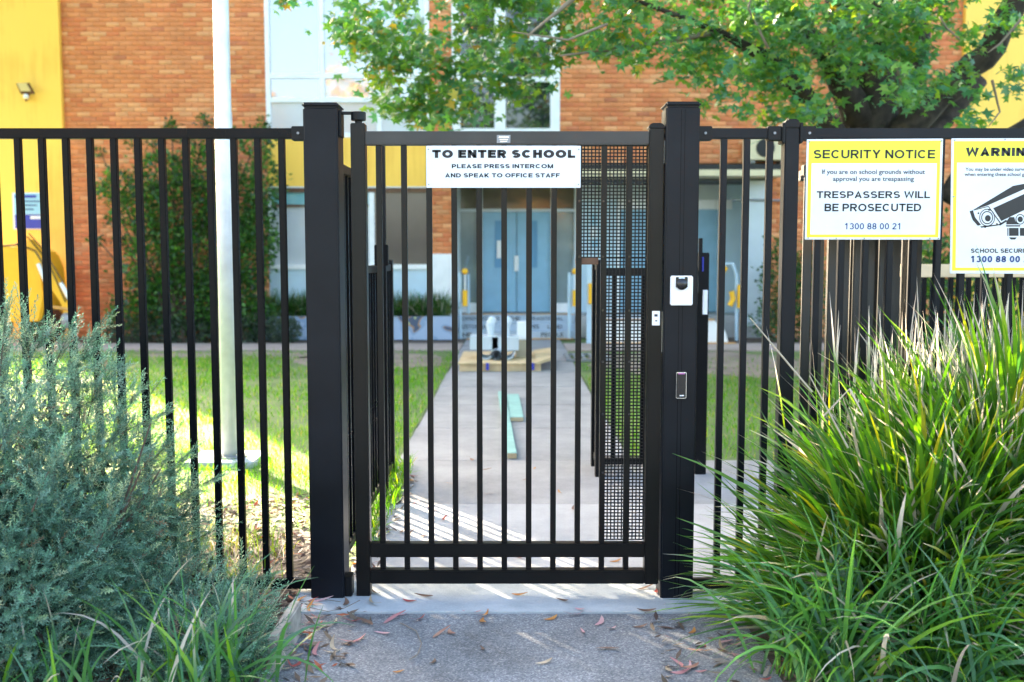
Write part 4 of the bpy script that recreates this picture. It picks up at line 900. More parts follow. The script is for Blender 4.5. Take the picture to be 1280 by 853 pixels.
# dense sliding gate behind the security sign
def slide(label, Y, x0, x1, step, w, z1, ph):
    f = thing('sliding_gate', label, 'gate', ((x0 + x1) / 2, Y, 0), 'sliding gate leaves behind the notices')
    MB().box(x0, x1, Y - .025, Y + .025, z1 - .05, z1).build('top_rail', M['slide_coat'], f, bevel=.003)
    MB().box(x0, x1, Y - .025, Y + .025, .06, .13).build('bottom_rail', M['slide_coat'], f, bevel=.003)
    b_ = bar_mesh(w, z1 - .05 - .13 + .004, .017, m='slide_coat'); x = x0 + ph
    while x < x1 - .03: add_bar(b_, x, Y, .128, f); x += step
    MB().box(x1, x1 + .05, Y - .06, Y + .06, .02, z1 + .02).build('end_post', M['slide_coat'], f, bevel=.004)
slide('nearer black sliding gate leaf behind the security notice', 4.76, 1.36, 1.86, .060, .040, 1.98, .03)
slide('farther black sliding gate leaf behind the security notice', 4.95, 1.40, 1.93, .057, .038, 1.97, .05)
LF = thing('low_fence', 'low dark fence with pale tan rail below the warning sign', 'fence', (3.9, 7.0, 0))
MB().box(2.70, 5.2, 6.97, 7.03, 1.41, 1.50).build('top_rail', M['tan_rail'], LF, bevel=.004)
MB().box(2.70, 5.2, 6.98, 7.02, .1, .15).build('bottom_rail', M['black_satin'], LF)
b_ = bar_mesh(.03, 1.264)
for k in range(40): add_bar(b_, 2.74 + .062 * k, 7.0, .148, LF)

# ------------------------------------------------------------------ flag pole
FP = thing('flag_pole', 'tall galvanised pole on a concrete pad in the left lawn', 'pole', (-2.12, 7.5, 0))
MB().tube([(-2.12, 7.5, .06), (-2.12, 7.5, 2.6), (-2.12, 7.5, 2.62), (-2.12, 7.5, 9)], [.072, .062, .058, .05], 24).build('shaft', M['galv'], FP, smooth=True)
MB().disc((-2.12, 7.5), .11, 'z', .045, .06, 20).build('base_plate', M['grey_plate'], FP)
MB().box(-2.42, -1.90, 7.28, 7.75, -.05, .045).build('pad', M['slab'], FP, bevel=.01)
for k in range(4):
    a = math.pi / 4 + k * math.pi / 2; MB().disc((-2.12 + .09 * math.cos(a), 7.5 + .09 * math.sin(a)), .012, 'z', .06, .08, 8).build('bolt', M['steel'], FP)

# ------------------------------------------------------------------ building materials on the path
PT = thing('plywood_pallet', 'plywood sheet on low pallet across the path before the steps', 'pallet', G(630, 468))
pa = [G(572, 466), G(690, 465), G(690, 452), G(580, 448)]
def raised(pts, z0, z1): return [Vector((p.x, p.y, z0)) for p in pts] + [Vector((p.x, p.y, z1)) for p in pts]
BX = [(0, 3, 2, 1), (4, 5, 6, 7), (0, 1, 5, 4), (1, 2, 6, 5), (2, 3, 7, 6), (3, 0, 4, 7)]
x0, x1 = pa[0].x, pa[1].x; y0 = pa[0].y
MB().box(x0, x1 - .22, y0 + .05, y0 + 1.7, .105, .125).build('board', M['timber'], PT)
MB().add([(x1 - .22, y0, .10), (x1 + .02, y0 + .35, .13), (x1 + .05, y0 + 1.7, .15), (x1 - .22, y0 + 1.5, .13), (x1 - .22, y0, .135), (x1 + .02, y0 + .35, .165), (x1 + .05, y0 + 1.7, .185), (x1 - .22, y0 + 1.5, .165)], BX).build('board', M['timber'], PT)
for yq in (y0 + .1, y0 + .8, y0 + 1.5): MB().box(x0 + .02, x1 - .15, yq, yq + .09, .007, .10).build('bearer', M['timber'], PT)
for xq in (x0 + .38, x1 - .28): MB().box(xq, xq + .04, y0 + .03, y0 + .049, .03, .125).build('strap', M['poster_blue'], PT)
def fitting(label, mb, m='pvc', name='pipe_fitting', cat='pipe', grp='grey pipe fittings on the plywood'):
    o = mb.build(name, M[m], None, smooth=False); return tag(o, label, cat, grp)
fy = y0 + .45; fz = .126
def px_x(px): return (px - 640) / F_PX * (fy) * .999
def half(cx, r, z): return MB().prism([(cx + rr * math.cos(t), z + rr * math.sin(t)) for rr, seq in ((r, [math.pi + math.pi * k / 12 for k in range(13)]), (r - .02, [2 * math.pi - math.pi * k / 12 for k in range(13)])) for t in seq], 'y', fy, fy + .5).box(cx - r - .1, cx + r + .05, fy + .02, fy + .48, z + .02, z + .2)
fitting('left grey gutter box of the pile on the plywood', half(px_x(607), .12, fz + .121))
fitting('right grey gutter box of the pile on the plywood', half(px_x(634), .11, fz + .111))
c = (px_x(620.5), fz + .08)
fitting('grey pipe end facing the gate between two gutter boxes', MB().tube([(c[0], fy - .15, c[1]), (c[0], fy + .5, c[1])], .075, 16, False).tube([(c[0], fy - .15, c[1]), (c[0], fy + .5, c[1])], .058, 16, False).tube([(c[0], fy + .3, c[1]), (c[0], fy + .31, c[1])], .06, 16))
for px_, lb in ((613, 'tall pale pipe elbow standing left in the pile'), (633, 'tall pale pipe elbow standing right in the pile')):
    xx = px_x(px_); fitting(lb, MB().tube([(xx + .02, fy + .3, fz + .16), (xx, fy + .3, fz + .34), (xx - .01, fy + .32, fz + .46), (xx + .02, fy + .42, fz + .53)], [.04, .045, .065, .06], 14))
o = MB().box(px_x(645), px_x(663), fy + .35, fy + .7, fz, fz + .25).build('cardboard_carton', M['card'], None, bevel=.004); tag(o, 'grey brown carton on the plywood under the white box', 'carton')
o = MB().box(px_x(646.5), px_x(661), fy + .33, fy + .62, fz + .252, fz + .50).build('white_box', M['white_plastic'], None, bevel=.004); tag(o, 'small white box on top of the carton', 'box')
def plank(label, a, b, wd, h):
    a, b = Vector(a), Vector(b); d = (b - a).normalized(); s = Vector((d.y, -d.x, 0)) * wd / 2
    t = thing('timber_plank', label, 'plank', tuple(a), 'mint green planks on the path')
    pts = [a - s, a + s, b + s, b - s]
    MB().add(raised(pts, .0075, .0075 + h), BX).build('plank', M['mint'], t, bevel=.003)
    e = a - d * .004; MB().add(raised([e - s * .94, e + s * .94, a + s * .94, a - s * .94], .010, .005 + h), BX).build('cut_end', M['timber'], t)
plank('long mint green plank lying nearer on the path', G(640, 575), G(627, 495), .075, .045)
plank('short mint green plank beside the long one farther up the path', G(646, 528), G(641, 498), .13, .04)
o = thing('metal_grate', 'dark drain grate lying at the right edge of the path', 'grate', (.98, 15.2, 0))
MB().box(.80, 1.5, 14.7, 14.75, .012, .05).box(.80, 1.5, 15.6, 15.65, .012, .05).build('frame', M['grey_plate'], o)
for k in range(6): MB().box(.82 + .12 * k, .86 + .12 * k, 14.75, 15.6, .014, .045).build('slat', M['grey_plate'], o)

# ------------------------------------------------------------------ the leafy tree on the right
TR = thing('maple_tree', 'spreading green tree with dark forked trunk behind the right fence', 'tree', (4.0, 11.0, 0))
TY = 11.0
def limb(pts, rad, name='limb', m='bark', n=10):
    P3 = [P(a, b, c) for a, b, c in pts]
    # subdivide with a little wander
    Q = []; Rr = []
    for i in range(len(P3) - 1):
        for k in range(4):
            t = k / 4; Q.append(P3[i].lerp(P3[i + 1], t) + Vector((random.uniform(-1, 1), random.uniform(-1, 1), random.uniform(-1, 1))) * rad[i] * .12); Rr.append(rad[i] + (rad[i + 1] - rad[i]) * t)
    Q.append(P3[-1]); Rr.append(rad[-1])
    return MB().tube(Q, Rr, n).build(name, M[m], TR, smooth=True)
MB().tube([(4.05, 11, -.05), (4.02, 11, .25), (3.98, 11, .9), (3.95, 11, 1.7), (3.95, 11, 2.35)], [.56, .44, .38, .36, .36], 16).build('trunk', M['bark'], TR, smooth=True)
limb([(1092, 200, 11), (1095, 140, 11), (1105, 60, 11), (1100, -80, 11.2), (1080, -260, 11.4)], [.27, .22, .18, .14, .10])
limb([(1085, 210, 11), (1062, 120, 11.1), (1050, 40, 11.3), (1040, -120, 11.5)], [.22, .17, .14, .10])
limb([(1110, 220, 11), (1130, 160, 10.8), (1195, 105, 10.6), (1240, 60, 10.4), (1275, -10, 10.2), (1310, -120, 10.2)], [.20, .165, .14, .13, .12, .1])
limb([(1112, 240, 11), (1150, 185, 11.1), (1190, 140, 11.1), (1225, 100, 11.1)], [.13, .11, .10, .09])
limb([(1080, 215, 11), (1040, 165, 10.7), (1000, 112, 10.4), (962, 74, 10.1), (900, 40, 9.6), (820, 10, 9.2), (740, -20, 9.0)], [.16, .125, .10, .07, .032, .02, .012])
limb([(1075, 150, 11), (1032, 62, 10.8), (1000, 40, 10.6), (975, 10, 10.4), (930, -60, 10)], [.18, .12, .10, .085, .05])
limb([(1120, 200, 11), (1142, 120, 11.5), (1150, 40, 11.8), (1165, -120, 12)], [.17, .14, .12, .08])
limb([(1180, 250, 10.9), (1215, 200, 10.9), (1290, 150, 10.7)], [.10, .09, .06])
limb([(740, -20, 9), (690, 20, 8.8), (660, 45, 8.8)], [.03, .016, .008], 'twig', 'twig', 6)
limb([(900, 40, 9.6), (780, 60, 9.2), (700, 70, 9.0)], [.03, .018, .008], 'twig', 'twig', 6)
for a in ([(960, 60, 9), (935, 10, 9), (948, -30, 9)], [(1120, 20, 9.2), (1080, 35, 9.2), (1040, 60, 9.2)], [(1175, 20, 9), (1183, 35, 9), (1200, 50, 9)], [(1280, 20, 9), (1250, 55, 9), (1235, 66, 9)], [(1120, 80, 10), (1128, 110, 10), (1122, 130, 10)], [(760, 30, 8.8), (710, 50, 8.8), (640, 40, 8.8)], [(1240, 100, 9.6), (1250, 140, 9.6), (1236, 158, 9.6)]): limb(a, [.014, .010, .005], 'twig', 'twig', 5)
# star shaped leaves
LT = [(0, 0, 0)]; ang = [90, 38, 142, -22, 202]; ln = [1.0, .86, .86, .6, .6]
tips = [(l * math.cos(R(a)), l * math.sin(R(a)), -.14 * l) for a, l in zip(ang, ln)]
order = [3, 1, 0, 2, 4]; notch = []
for i in range(4):
    a = (ang[order[i]] + ang[order[i + 1]]) / 2; notch.append((.40 * math.cos(R(a)), .40 * math.sin(R(a)), .02))
ends = [(.22 * math.cos(R(-75)), .22 * math.sin(R(-75)), 0), (.22 * math.cos(R(255)), .22 * math.sin(R(255)), 0)]
LT = np.array([(0, 0, 0)] + [tips[i] for i in order] + notch + [ends[0], ends[1]], float) * .5
seq = [10] + [6, 7, 8, 9] + [11]
LTF = [(0, seq[i], 1 + i, seq[i + 1]) for i in range(5)]
outline = [(300, -90), (340, -40), (345, 12), (378, 10), (382, -30), (408, -30), (416, 42), (440, 66), (466, 90), (478, 128), (500, 145), (532, 162), (560, 158), (585, 160), (600, 128), (640, 140), (668, 118), (698, 92), (735, 84), (765, 118), (800, 118), (830, 108), (850, 130), (885, 152), (950, 165), (1000, 168), (1030, 160), (1045, 120), (1065, 112), (1090, 150), (1130, 148), (1170, 122), (1200, 92), (1225, 62), (1250, 40), (1300, 60), (1400, 60)]
def out_y(px):
    for i in range(len(outline) - 1):
        if outline[i][0] <= px <= outline[i + 1][0]:
            t = (px - outline[i][0]) / (outline[i + 1][0] - outline[i][0]); return outline[i][1] + t * (outline[i + 1][1] - outline[i][1])
    return -999
cent = []
while len(cent) < 215:
    px = random.uniform(405, 1330); py = random.uniform(-60, 170)
    if py > out_y(px) - 14: continue
    if 1160 < px < 1300 and py > -10 and random.random() < .75: continue
    if 690 < px < 835 and py > 62 and random.random() < .8: continue
    if 560 < px < 700 and 40 < py < 150 and random.random() < .30: continue
    Y = random.uniform(9.8, 11.2) if px < 720 else random.uniform(8.8, 10.4) if px < 900 else random.uniform(8.6, 11.6)
    cent.append((P(px, py, Y), random.uniform(.12, .22)))
for px, py in ((352, -2), (366, -4), (905, 120), (930, 140), (960, 120), (1000, 100), (1005, 140), (880, 135), (1050, 60), (1060, 30), (1105, 75), (1130, 60), (1140, 30), (450, 20), (480, 40), (500, 90), (520, 70), (440, 45), (560, 110), (590, 140), (530, 110), (474, 100), (488, 130), (500, 140), (545, 150), (558, 154), (430, 40), (1215, 150), (1212, 154), (1265, 95), (1275, 105), (1225, 118), (1180, 112), (1205, 86), (470, 60), (520, 130), (575, 140), (640, 120), (620, 100), (1222, 58), (1245, 32), (1092, 40), (1075, 70), (1110, 20), (1130, 120), (1010, 150), (985, 140)): cent.append((P(px, py, random.uniform(9.9, 10.8) if px < 720 else random.uniform(8.8, 9.6)), random.uniform(.08, .15)))
for i in range(230):       # the crown above the picture
    px = random.uniform(330, 1560); py = random.uniform(-520, -40)
    Y = random.uniform(7.6, 13.5)
    if (px < 560 and py < -330): continue
    c = P(px, py, Y); t = (c.y - 4.7) / .811
    if .6 < c.x + t * .584 < 3.6 and .2 < c.z - t * math.tan(SUN_EL) < 2.3: continue     # keep the gaps the low sun finds
    cent.append((c, random.uniform(.22, .40)))
pos = []; siz = []
for c, r in cent:
    big = r > .225; n = int(58 * (r / .18) ** 1.5) if not big else 55
    g = rng.normal(0, r * .62, (n, 3)) * np.array([1.15, 1.15, .8]); pos.append(np.array(c) + g); siz.append(rng.uniform(.085, .20, n) * (1.4 if big else 1) * (c[1] / 9.6))
pos = np.concatenate(pos); siz = np.concatenate(siz); n = len(pos)
nrm = np.stack([rng.normal(0, .55, n), rng.normal(-.35, .55, n), rng.normal(.75, .4, n)], 1)
V, F = scatter(LT, LTF, frames(nrm, rng.uniform(0, 6.28, n)), pos, siz)
lc = pick([((0.080, 0.205, 0.05), 5), ((0.115, 0.26, 0.05), 4), ((0.07, 0.19, 0.095), 4), ((0.18, 0.29, 0.045), 2), ((0.34, 0.29, 0.03), .3), ((0.36, 0.17, 0.02), .03)], n)
left = pos[:, 0] < 1.2; yel = left & (rng.random(n) < .06); lc[yel] = pick([((0.34, 0.26, 0.03), 3), ((0.20, 0.22, 0.03), 3), ((.38, .20, .03), .4)], int(yel.sum()))
cr = np_mesh('crown', V, F, M['leaf'], TR, np.repeat(lc, len(LT), 0)); cr['kind'] = 'stuff'

for i in range(1):
    GT2 = thing('shade_gum_tree', 'gum tree at the far left with an added unseen crown that shades the pavement', 'tree', (-11.2, 13.0, 0))
    MB().tube([(-11.2, 13, -.1), (-11.1, 13, 2.5), (-10.6, 13, 5), (-10.2, 12.9, 8)], [.34, .26, .20, .1], 12).build('trunk', M['bark'], GT2, smooth=True)
    cs = []  # crown kept out of view, clusters set along sun rays to shade the pavement
    while len(cs) < 265:
        A = random.uniform(9.5, 19.5); p = random.uniform(-1.5, 3.4); h = random.uniform(4.4, 11)
        if len(cs) % 7 == 0: A = random.uniform(3.2, 4.2) + h / math.tan(SUN_EL)
        g = A - h / math.tan(SUN_EL)
        if not (-9 < g < 4.6): continue
        if g < -1.5 and random.random() < .45: continue
        x, y = p * .811 - A * .584, p * .584 + A * .811
        if y > 17.8 or h < CAM_H + (y - 0) * .262 + .55: continue
        k = (19.2 - y) / 19.2; xw = x / (1 + k); zw = (h + 1.555 * k) / (1 + k)
        if -5.4 < xw < -.7 and 3.6 < zw < 6.9: continue      # the windows mirror open sky here
        cs.append((x, y, h))
    limbs = MB()
    for k in range(0, 265, 9): c = cs[k]; limbs.tube([(-10.6, 13, 4.8), ((c[0] - 10.6) / 2, (c[1] + 13) / 2, max(c[2], 5.2) + .5), c], [.07, .035, .008], 6)
    limbs.build('limb', M['bark'], GT2, smooth=True)['kind'] = 'stuff'
    pos = np.concatenate([np.array(c) + rng.normal(0, 1, (60, 3)) * np.array((.42, .42, .26)) for c in cs]); n = len(pos)
    dr = np.stack([rng.normal(0, .5, n), rng.normal(0, .5, n), -np.ones(n)], 1)
    V, F = scatter(DIAM * np.array((.7, 1, 1)), DIAMF, frames(dr, rng.uniform(0, 6.28, n)), pos, rng.uniform(.13, .24, n))
    np_mesh('crown', V, F, M['leaf'], GT2, np.repeat(pick([((.07, .11, .05), 3), ((.10, .14, .06), 2)], n), 4, 0))['kind'] = 'stuff'

# ------------------------------------------------------------------ grey green shrub on the left
SH = thing('grey_shrub', 'large grey green fine leaved shrub in the left foreground', 'shrub', (-1.75, 3.95, 0))
NEED = []; NF = []; NN = 28
for i in range(NN):
    t = i / (NN - 1); zc = .006 + t * .10; a = i * 2.4; l = .0185 * (1 - .30 * t); up = .25 + .75 * t
    d = Vector((math.cos(a) * math.cos(up), math.sin(a) * math.cos(up), math.sin(up))); sd = Vector((-math.sin(a), math.cos(a), 0)) * .0017
    b0 = Vector((0, 0, zc)); mm = b0 + d * l * .5
    NEED += [b0, mm + sd, b0 + d * l, mm - sd]; NF.append((4 * i, 4 * i + 1, 4 * i + 2, 4 * i + 3))
NEED += [Vector((.0013, 0, 0)), Vector((-.0013, 0, 0)), Vector((-.0006, 0, .105)), Vector((.0006, 0, .105))]; NF.append((4 * NN, 4 * NN + 1, 4 * NN + 2, 4 * NN + 3))
NEED = np.array(NEED)
shb = [(-2.15, 3.95, .50, .80, .50, .78), (-1.82, 3.98, .36, .42, .42, .56), (-1.92, 3.62, .28, .48, .36, .46), (-1.36, 3.95, .12, .28, .36, .25), (-1.15, 3.72, .06, .20, .38, .20), (-2.6, 3.6, .5, .6, .5, .75), (-1.55, 4.12, .32, .22, .28, .30), (-1.05, 3.82, .08, .13, .40, .13), (-1.16, 3.62, .10, .24, .28, .18)]
sp_p = []; sp_d = []
bsa = np.array(shb)
vol = bsa[:, 3] * bsa[:, 5]
idx = rng.choice(len(bsa), 19000, p=vol / vol.sum())
d = rng.normal(0, 1, (19000, 3)); d[:, 1] -= .35; d /= np.linalg.norm(d, axis=1, keepdims=True)
lump = 1 + .10 * np.sin(d[:, 0] * 7 + idx) * np.sin(d[:, 2] * 6 + idx * 2) + .08 * np.sin(d[:, 1] * 9 + d[:, 0] * 5)
r = np.where(rng.random(19000) < .70, rng.uniform(.80, 1.0, 19000), rng.uniform(.45, .85, 19000)) * lump
ps = bsa[idx, :3] + d * bsa[idx, 3:6] * r[:, None]
dr = d * np.array([1, 1, .7]) + np.array([.12, -.10, .45]) + rng.normal(0, .65, (19000, 3))
ok = (ps[:, 2] > .0) & (ps[:, 1] < 4.44) & (ps[:, 1] > 2.9)
ps, dr = ps[ok], dr[ok]; extra_p = []; extra_d = []
wood = MB()
for (a, b, Y) in (((40, 470), (28, 392), 3.9), ((75, 490), (124, 408), 4.0), ((80, 500), (112, 432), 4.0), ((20, 470), (60, 418), 3.9), ((140, 560), (168, 492), 4.0), ((170, 600), (206, 560), 4.05), ((190, 640), (268, 598), 4.1), ((190, 660), (250, 640), 4.1), ((150, 540), (140, 470), 4.0), ((0, 470), (8, 385), 3.8), ((100, 520), (92, 470), 3.95), ((120, 560), (200, 520), 4.05), ((60, 480), (88, 415), 3.9), ((200, 700), (275, 660), 4.1), ((250, 740), (330, 722), 4.1), ((180, 620), (232, 570), 4.1), ((110, 520), (130, 455), 4.0), ((0, 560), (30, 500), 3.55), ((40, 640), (75, 560), 3.45), ((120, 690), (150, 620), 3.55), ((210, 700), (240, 610), 4.1)):
    A, B = P(*a, Y), P(*b, Y - .05); ax = (B - A)
    wood.tube([A, A.lerp(B, .5) + Vector((0, 0, .01)), B], [.003, .0022, .001], 5)
    for j in range(26):
        t = random.uniform(.1, 1); p = A.lerp(B, t); extra_p.append(tuple(p)); dd_ = ax.normalized() + Vector((random.gauss(0, .5), random.gauss(0, .5), random.gauss(0, .5))) * (1.1 - .7 * t); extra_d.append(tuple(dd_))
for j in range(16):
    a = random.uniform(-2.5, -1.3); wood.tube([(-1.8 + random.uniform(-.3, .3), 4.0, 0), ((a - 1.8) / 2, 3.85, .4), (a, 3.75 + random.uniform(-.2, .3), random.uniform(.5, 1.0))], [.012, .008, .003], 6)
ps = np.concatenate([ps, np.array(extra_p)]); dr = np.concatenate([dr, np.array(extra_d)]); n = len(ps)
V, F = scatter(NEED, NF, frames(dr, rng.uniform(0, 6.28, n)), ps, rng.uniform(.7, 1.25, n))
nc = pick([((0.112, 0.225, 0.150), 5), ((0.165, 0.295, 0.205), 3), ((0.060, 0.13, 0.085), 3), ((0.28, 0.37, 0.20), 1.3), ((0.20, 0.15, 0.09), .25)], n)
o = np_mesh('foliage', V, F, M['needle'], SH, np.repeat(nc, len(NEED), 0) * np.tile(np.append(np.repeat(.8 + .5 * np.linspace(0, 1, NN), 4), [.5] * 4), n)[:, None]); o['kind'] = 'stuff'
wood.build('stem', M['woody'], SH)
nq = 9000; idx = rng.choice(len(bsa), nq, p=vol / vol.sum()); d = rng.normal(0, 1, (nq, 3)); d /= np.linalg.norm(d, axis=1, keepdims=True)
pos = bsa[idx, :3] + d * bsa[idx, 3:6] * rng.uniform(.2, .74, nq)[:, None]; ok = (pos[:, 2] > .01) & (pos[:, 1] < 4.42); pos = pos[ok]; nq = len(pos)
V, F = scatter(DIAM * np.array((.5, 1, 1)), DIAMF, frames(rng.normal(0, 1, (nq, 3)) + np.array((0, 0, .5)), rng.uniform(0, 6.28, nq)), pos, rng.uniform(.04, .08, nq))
np_mesh('inner_foliage', V, F, M['needle'], SH, np.repeat(pick([((.02, .035, .024), 2), ((.035, .028, .02), 1)], nq), 4, 0))['kind'] = 'stuff'  # inner leaves coloured darker, painting in the shade of the gaps

# ------------------------------------------------------------------ tussocks on the right
LOM = [((0.060, 0.165, 0.022), 5), ((0.095, 0.235, 0.025), 4), ((0.035, 0.10, 0.025), 3.5), ((0.18, 0.29, 0.025), 2), ((0.32, 0.33, 0.03), .8)]
def az_all(n): return rng.uniform(0, 2 * math.pi, n)
def mound(c, r, lean=.8, k=(.30, .72), front=.25):
    """shoots that leave a domed heart of old growth outwards"""
    def f(n):
        d = rng.normal(0, 1, (n, 3)); d[:, 2] = np.abs(d[:, 2]); d[:, 1] -= front; d /= np.linalg.norm(d, axis=1, keepdims=True)
        base = np.array(c) + d * np.array(r) * rng.uniform(*k, n)[:, None]
        th = np.arccos(np.clip(d[:, 2], -1, 1)) * lean + rng.normal(0, .16, n)
        return base, np.arctan2(d[:, 1], d[:, 0]) + rng.normal(0, .35, n), np.abs(th)
    return f
strap_plant('mat_rush_tussock', 'tall mat rush tussock with pale dry tips below the warning sign', 'plant', [(2.15, 4.1, 0)], 3000, (.40, .72), (.015, .029), (0, 0), (.95, .45), LOM, dry=.52, dryfrom=.74, leaves=60,
            gen=mound((2.12, 4.08, .12), (.80, .34, 1.04), .70, (.25, .80)))
strap_plant('mat_rush_tussock', 'arching mat rush tussock leaning over the path beside the gate post', 'plant', [(1.55, 4.0, 0)], 2800, (.36, .66), (.014, .028), (0, 0), (1.35, .6), LOM, dry=.22, dryfrom=.82, leaves=60,
            gen=mound((1.64, 3.98, .05), (.68, .36, .80), .85, (.22, .80)))
strap_plant('mat_rush_tussock', 'stiff upright pale tipped mat rush blades rising in front of the warning sign', 'plant', [(2.1, 4.2, 0)], 380, (.40, .62), (.010, .018), (0, 0), (.15, .12), LOM, dry=.95, dryfrom=.52, leaves=60, dry_col=(.60, .54, .46),
            gen=lambda n: (np.stack([1.98 + rng.normal(0, .30, n), 4.20 + rng.normal(0, .07, n), rng.uniform(.55, .86, n)], 1), rng.uniform(0, 6.28, n), np.abs(rng.normal(0, .14, n))))
tb = MB()
for px, py, qx, qy in ((1060, 560, 1012, 470), (905, 0, 0, 0), (1015, 490, 938, 398), (1030, 520, 1062, 486), (1062, 486, 1080, 520)):
    if qx: tb.tube([P(px, py, 3.75), P((px + qx) / 2, (py + qy) / 2, 3.72), P(qx, qy, 3.7)], [.004, .0035, .002], 5)
tag(tb.build('dry_stalk', M['card'], None), 'bent dry straw stalks poking out of the arching tussock', 'stalk', kind='stuff')
FRT = [((0.06, 0.18, 0.045), 5), ((0.09, 0.24, 0.05), 4), ((0.06, 0.15, 0.075), 4), ((0.16, 0.33, 0.035), 1.3)]
for i, (x, y, n_, lb) in enumerate(((1.18, 3.62, 240, 'bright green strap leaf clump spilling onto the path edge'), (1.55, 3.55, 260, 'bright green strap leaf clump under the arching tussock'), (1.98, 3.55, 260, 'bright green strap leaf clump in the right foreground corner'))):
    strap_plant('strap_leaf_clump', lb, 'plant', [(x - .08, y, 0), (x + .1, y + .05, 0), (x, y - .1, 0)], n_, (.42, .78), (.012, .021), (.42, .3), (1.7, .7), FRT, dry=.10, dryfrom=.9, group='strap leaf clumps at the path', leaves=60, seg=8)
for i, (x, y, n_, lb) in enumerate(((-1.12, 3.32, 60, 'green strap leaf clump with dry strands in front of the grey shrub'), (-0.97, 3.45, 36, 'small strap leaf clump arching over the path edge on the left'), (-1.5, 3.2, 34, 'strap leaf clump at the bottom left below the grey shrub'), (-1.80, 3.2, 26, 'strap leaf clump in the bottom left corner'))):
    strap_plant('strap_leaf_clump', lb, 'plant', [(x - .03, y, 0), (x + .04, y + .03, 0)], n_, (.34, .64) if i == 0 else (.30, .50), (.010, .020), (.34, .26), (1.5, .8), FRT, dry=.25, dryfrom=.7, group='strap leaf clumps at the path', leaves=n_, seg=8)

# ------------------------------------------------------------------ edging and litter
ED = thing('garden_edging', 'sandstone garden edging blocks beside the path on the left', 'edging', (-.98, 3.7, 0))
yq = 3.64
while yq < 4.05:
    e = min(yq + .41, 4.06); MB().box(-.912, -.868, yq, e - .008, -.03, .145 + random.uniform(-.006, .006)).build('block', M['sandstone'], ED, bevel=.008); yq += .41
GUM = []
def gum_leaf(L, Wd, curl, bow, col, col2):
    s = 8; V = []; C = []
    for i in range(s + 1):
        t = i / s; wv = Wd * math.sin(math.pi * min(1, t * .94 + .03)) ** .8; x = (t - .5) * L; yo = bow * math.sin(math.pi * t); zo = .003 + curl * abs(t - .4) ** 1.7
        for sd in (-1, 1): V.append((x, yo + sd * wv / 2, zo + .25 * wv * (1 if sd > 0 else .3))); C.append(np.array(col) * (1 - t) + np.array(col2) * t)
    f = [(2 * i, 2 * i + 1, 2 * i + 3, 2 * i + 2) for i in range(s)]
    o = np_mesh('fallen_leaf', np.array(V), f, M['litter'], None, np.array(C), smooth=True); me = o.data; bpy.data.objects.remove(o); return me
for c1, c2 in (((.42, .20, .20), (.34, .14, .13)), ((.40, .24, .17), (.26, .12, .08)), ((.38, .15, .04), (.45, .22, .06)), ((.36, .06, .06), (.30, .09, .06)), ((.12, .07, .05), (.20, .12, .08)), ((.45, .38, .27), (.32, .24, .15)), ((.50, .26, .27), (.46, .30, .28))):
    for L, Wd, cu, bo in ((.11, .016, .05, .02), (.085, .018, .02, -.012), (.06, .016, .03, .004)): GUM.append(gum_leaf(L, Wd, cu, bo, c1, c2))
def fallen(x, y, z, big=None, label=None, rot=None, sc=None):
    me = GUM[big if big is not None else random.randrange(len(GUM))]
    o = bpy.data.objects.new('fallen_leaf', me); COL.objects.link(o); o.location = (x, y, z); o.rotation_euler = (random.uniform(-.15, .15), random.uniform(-.12, .12), rot if rot is not None else random.uniform(0, 6.28))
    s = sc or random.uniform(.7, 1.15); o.scale = (s, s, s); col = ('dusky pink', 'pinkish brown', 'orange', 'dark red', 'dark brown', 'straw coloured', 'pale pink')[GUM.index(me) // 3]
    size = ('long curled', 'slender', 'short')[GUM.index(me) % 3]
    where = ('on the asphalt in front of the gate' if y < 4.268 else 'on the pale concrete threshold' if y < 4.7 else 'on the concrete just behind the gate' if y < 6.2 else 'on the path behind the gate') if -.86 < x < .7 else ('beside the garden edging' if x < 0 else 'under the strap leaves at the right')
    tag(o, f'{size} {col} fallen leaf lying {where}', 'leaf', f'{size} {col} fallen leaves {where}')
def zat(y, x=0): return .005 if y < 4.266 else (.013 if y < 4.70 else (.010 if y < 6.19 else .008))
for px, py, k in ((478, 796, 18), (553, 796, 3), (566, 793, 4), (602, 770, 6), (590, 769, 0), (606, 779, 7), (440, 777, 9), (412, 781, 15), (455, 783, 12), (494, 778, 0), (520, 776, 9), (497, 770, 18), (440, 802, 0), (400, 818, 0), (415, 816, 15), (388, 810, 17), (422, 810, 15), (498, 843, 8), (688, 775, 7), (716, 770, 0), (725, 767, 20), (748, 780, 19), (764, 788, 20), (725, 793, 18), (800, 785, 13), (808, 767, 13), (650, 747, 7), (703, 757, 12), (808, 741, 12), (826, 744, 9), (512, 755, 10), (530, 752, 12), (430, 758, 13), (470, 758, 15), (845, 834, 0), (855, 838, 18), (850, 842, 1), (862, 836, 4), (838, 840, 16), (404, 612, 7), (562, 607, 7), (590, 577, 8), (585, 573, 13), (515, 598, 9), (510, 610, 10), (690, 616, 13), (700, 618, 8), (558, 652, 9), (565, 655, 6), (653, 699, 9), (769, 704, 7), (497, 629, 9), (522, 631, 18), (515, 672, 12), (530, 674, 7), (504, 668, 13), (668, 588, 8), (607, 590, 12), (540, 640, 9), (720, 640, 12), (610, 620, 13), (655, 602, 13), (470, 746, 14), (540, 830, 13), (600, 815, 12), (680, 830, 16), (760, 815, 13)):
    g = G(px, py); fallen(g.x, g.y, zat(g.y), k)
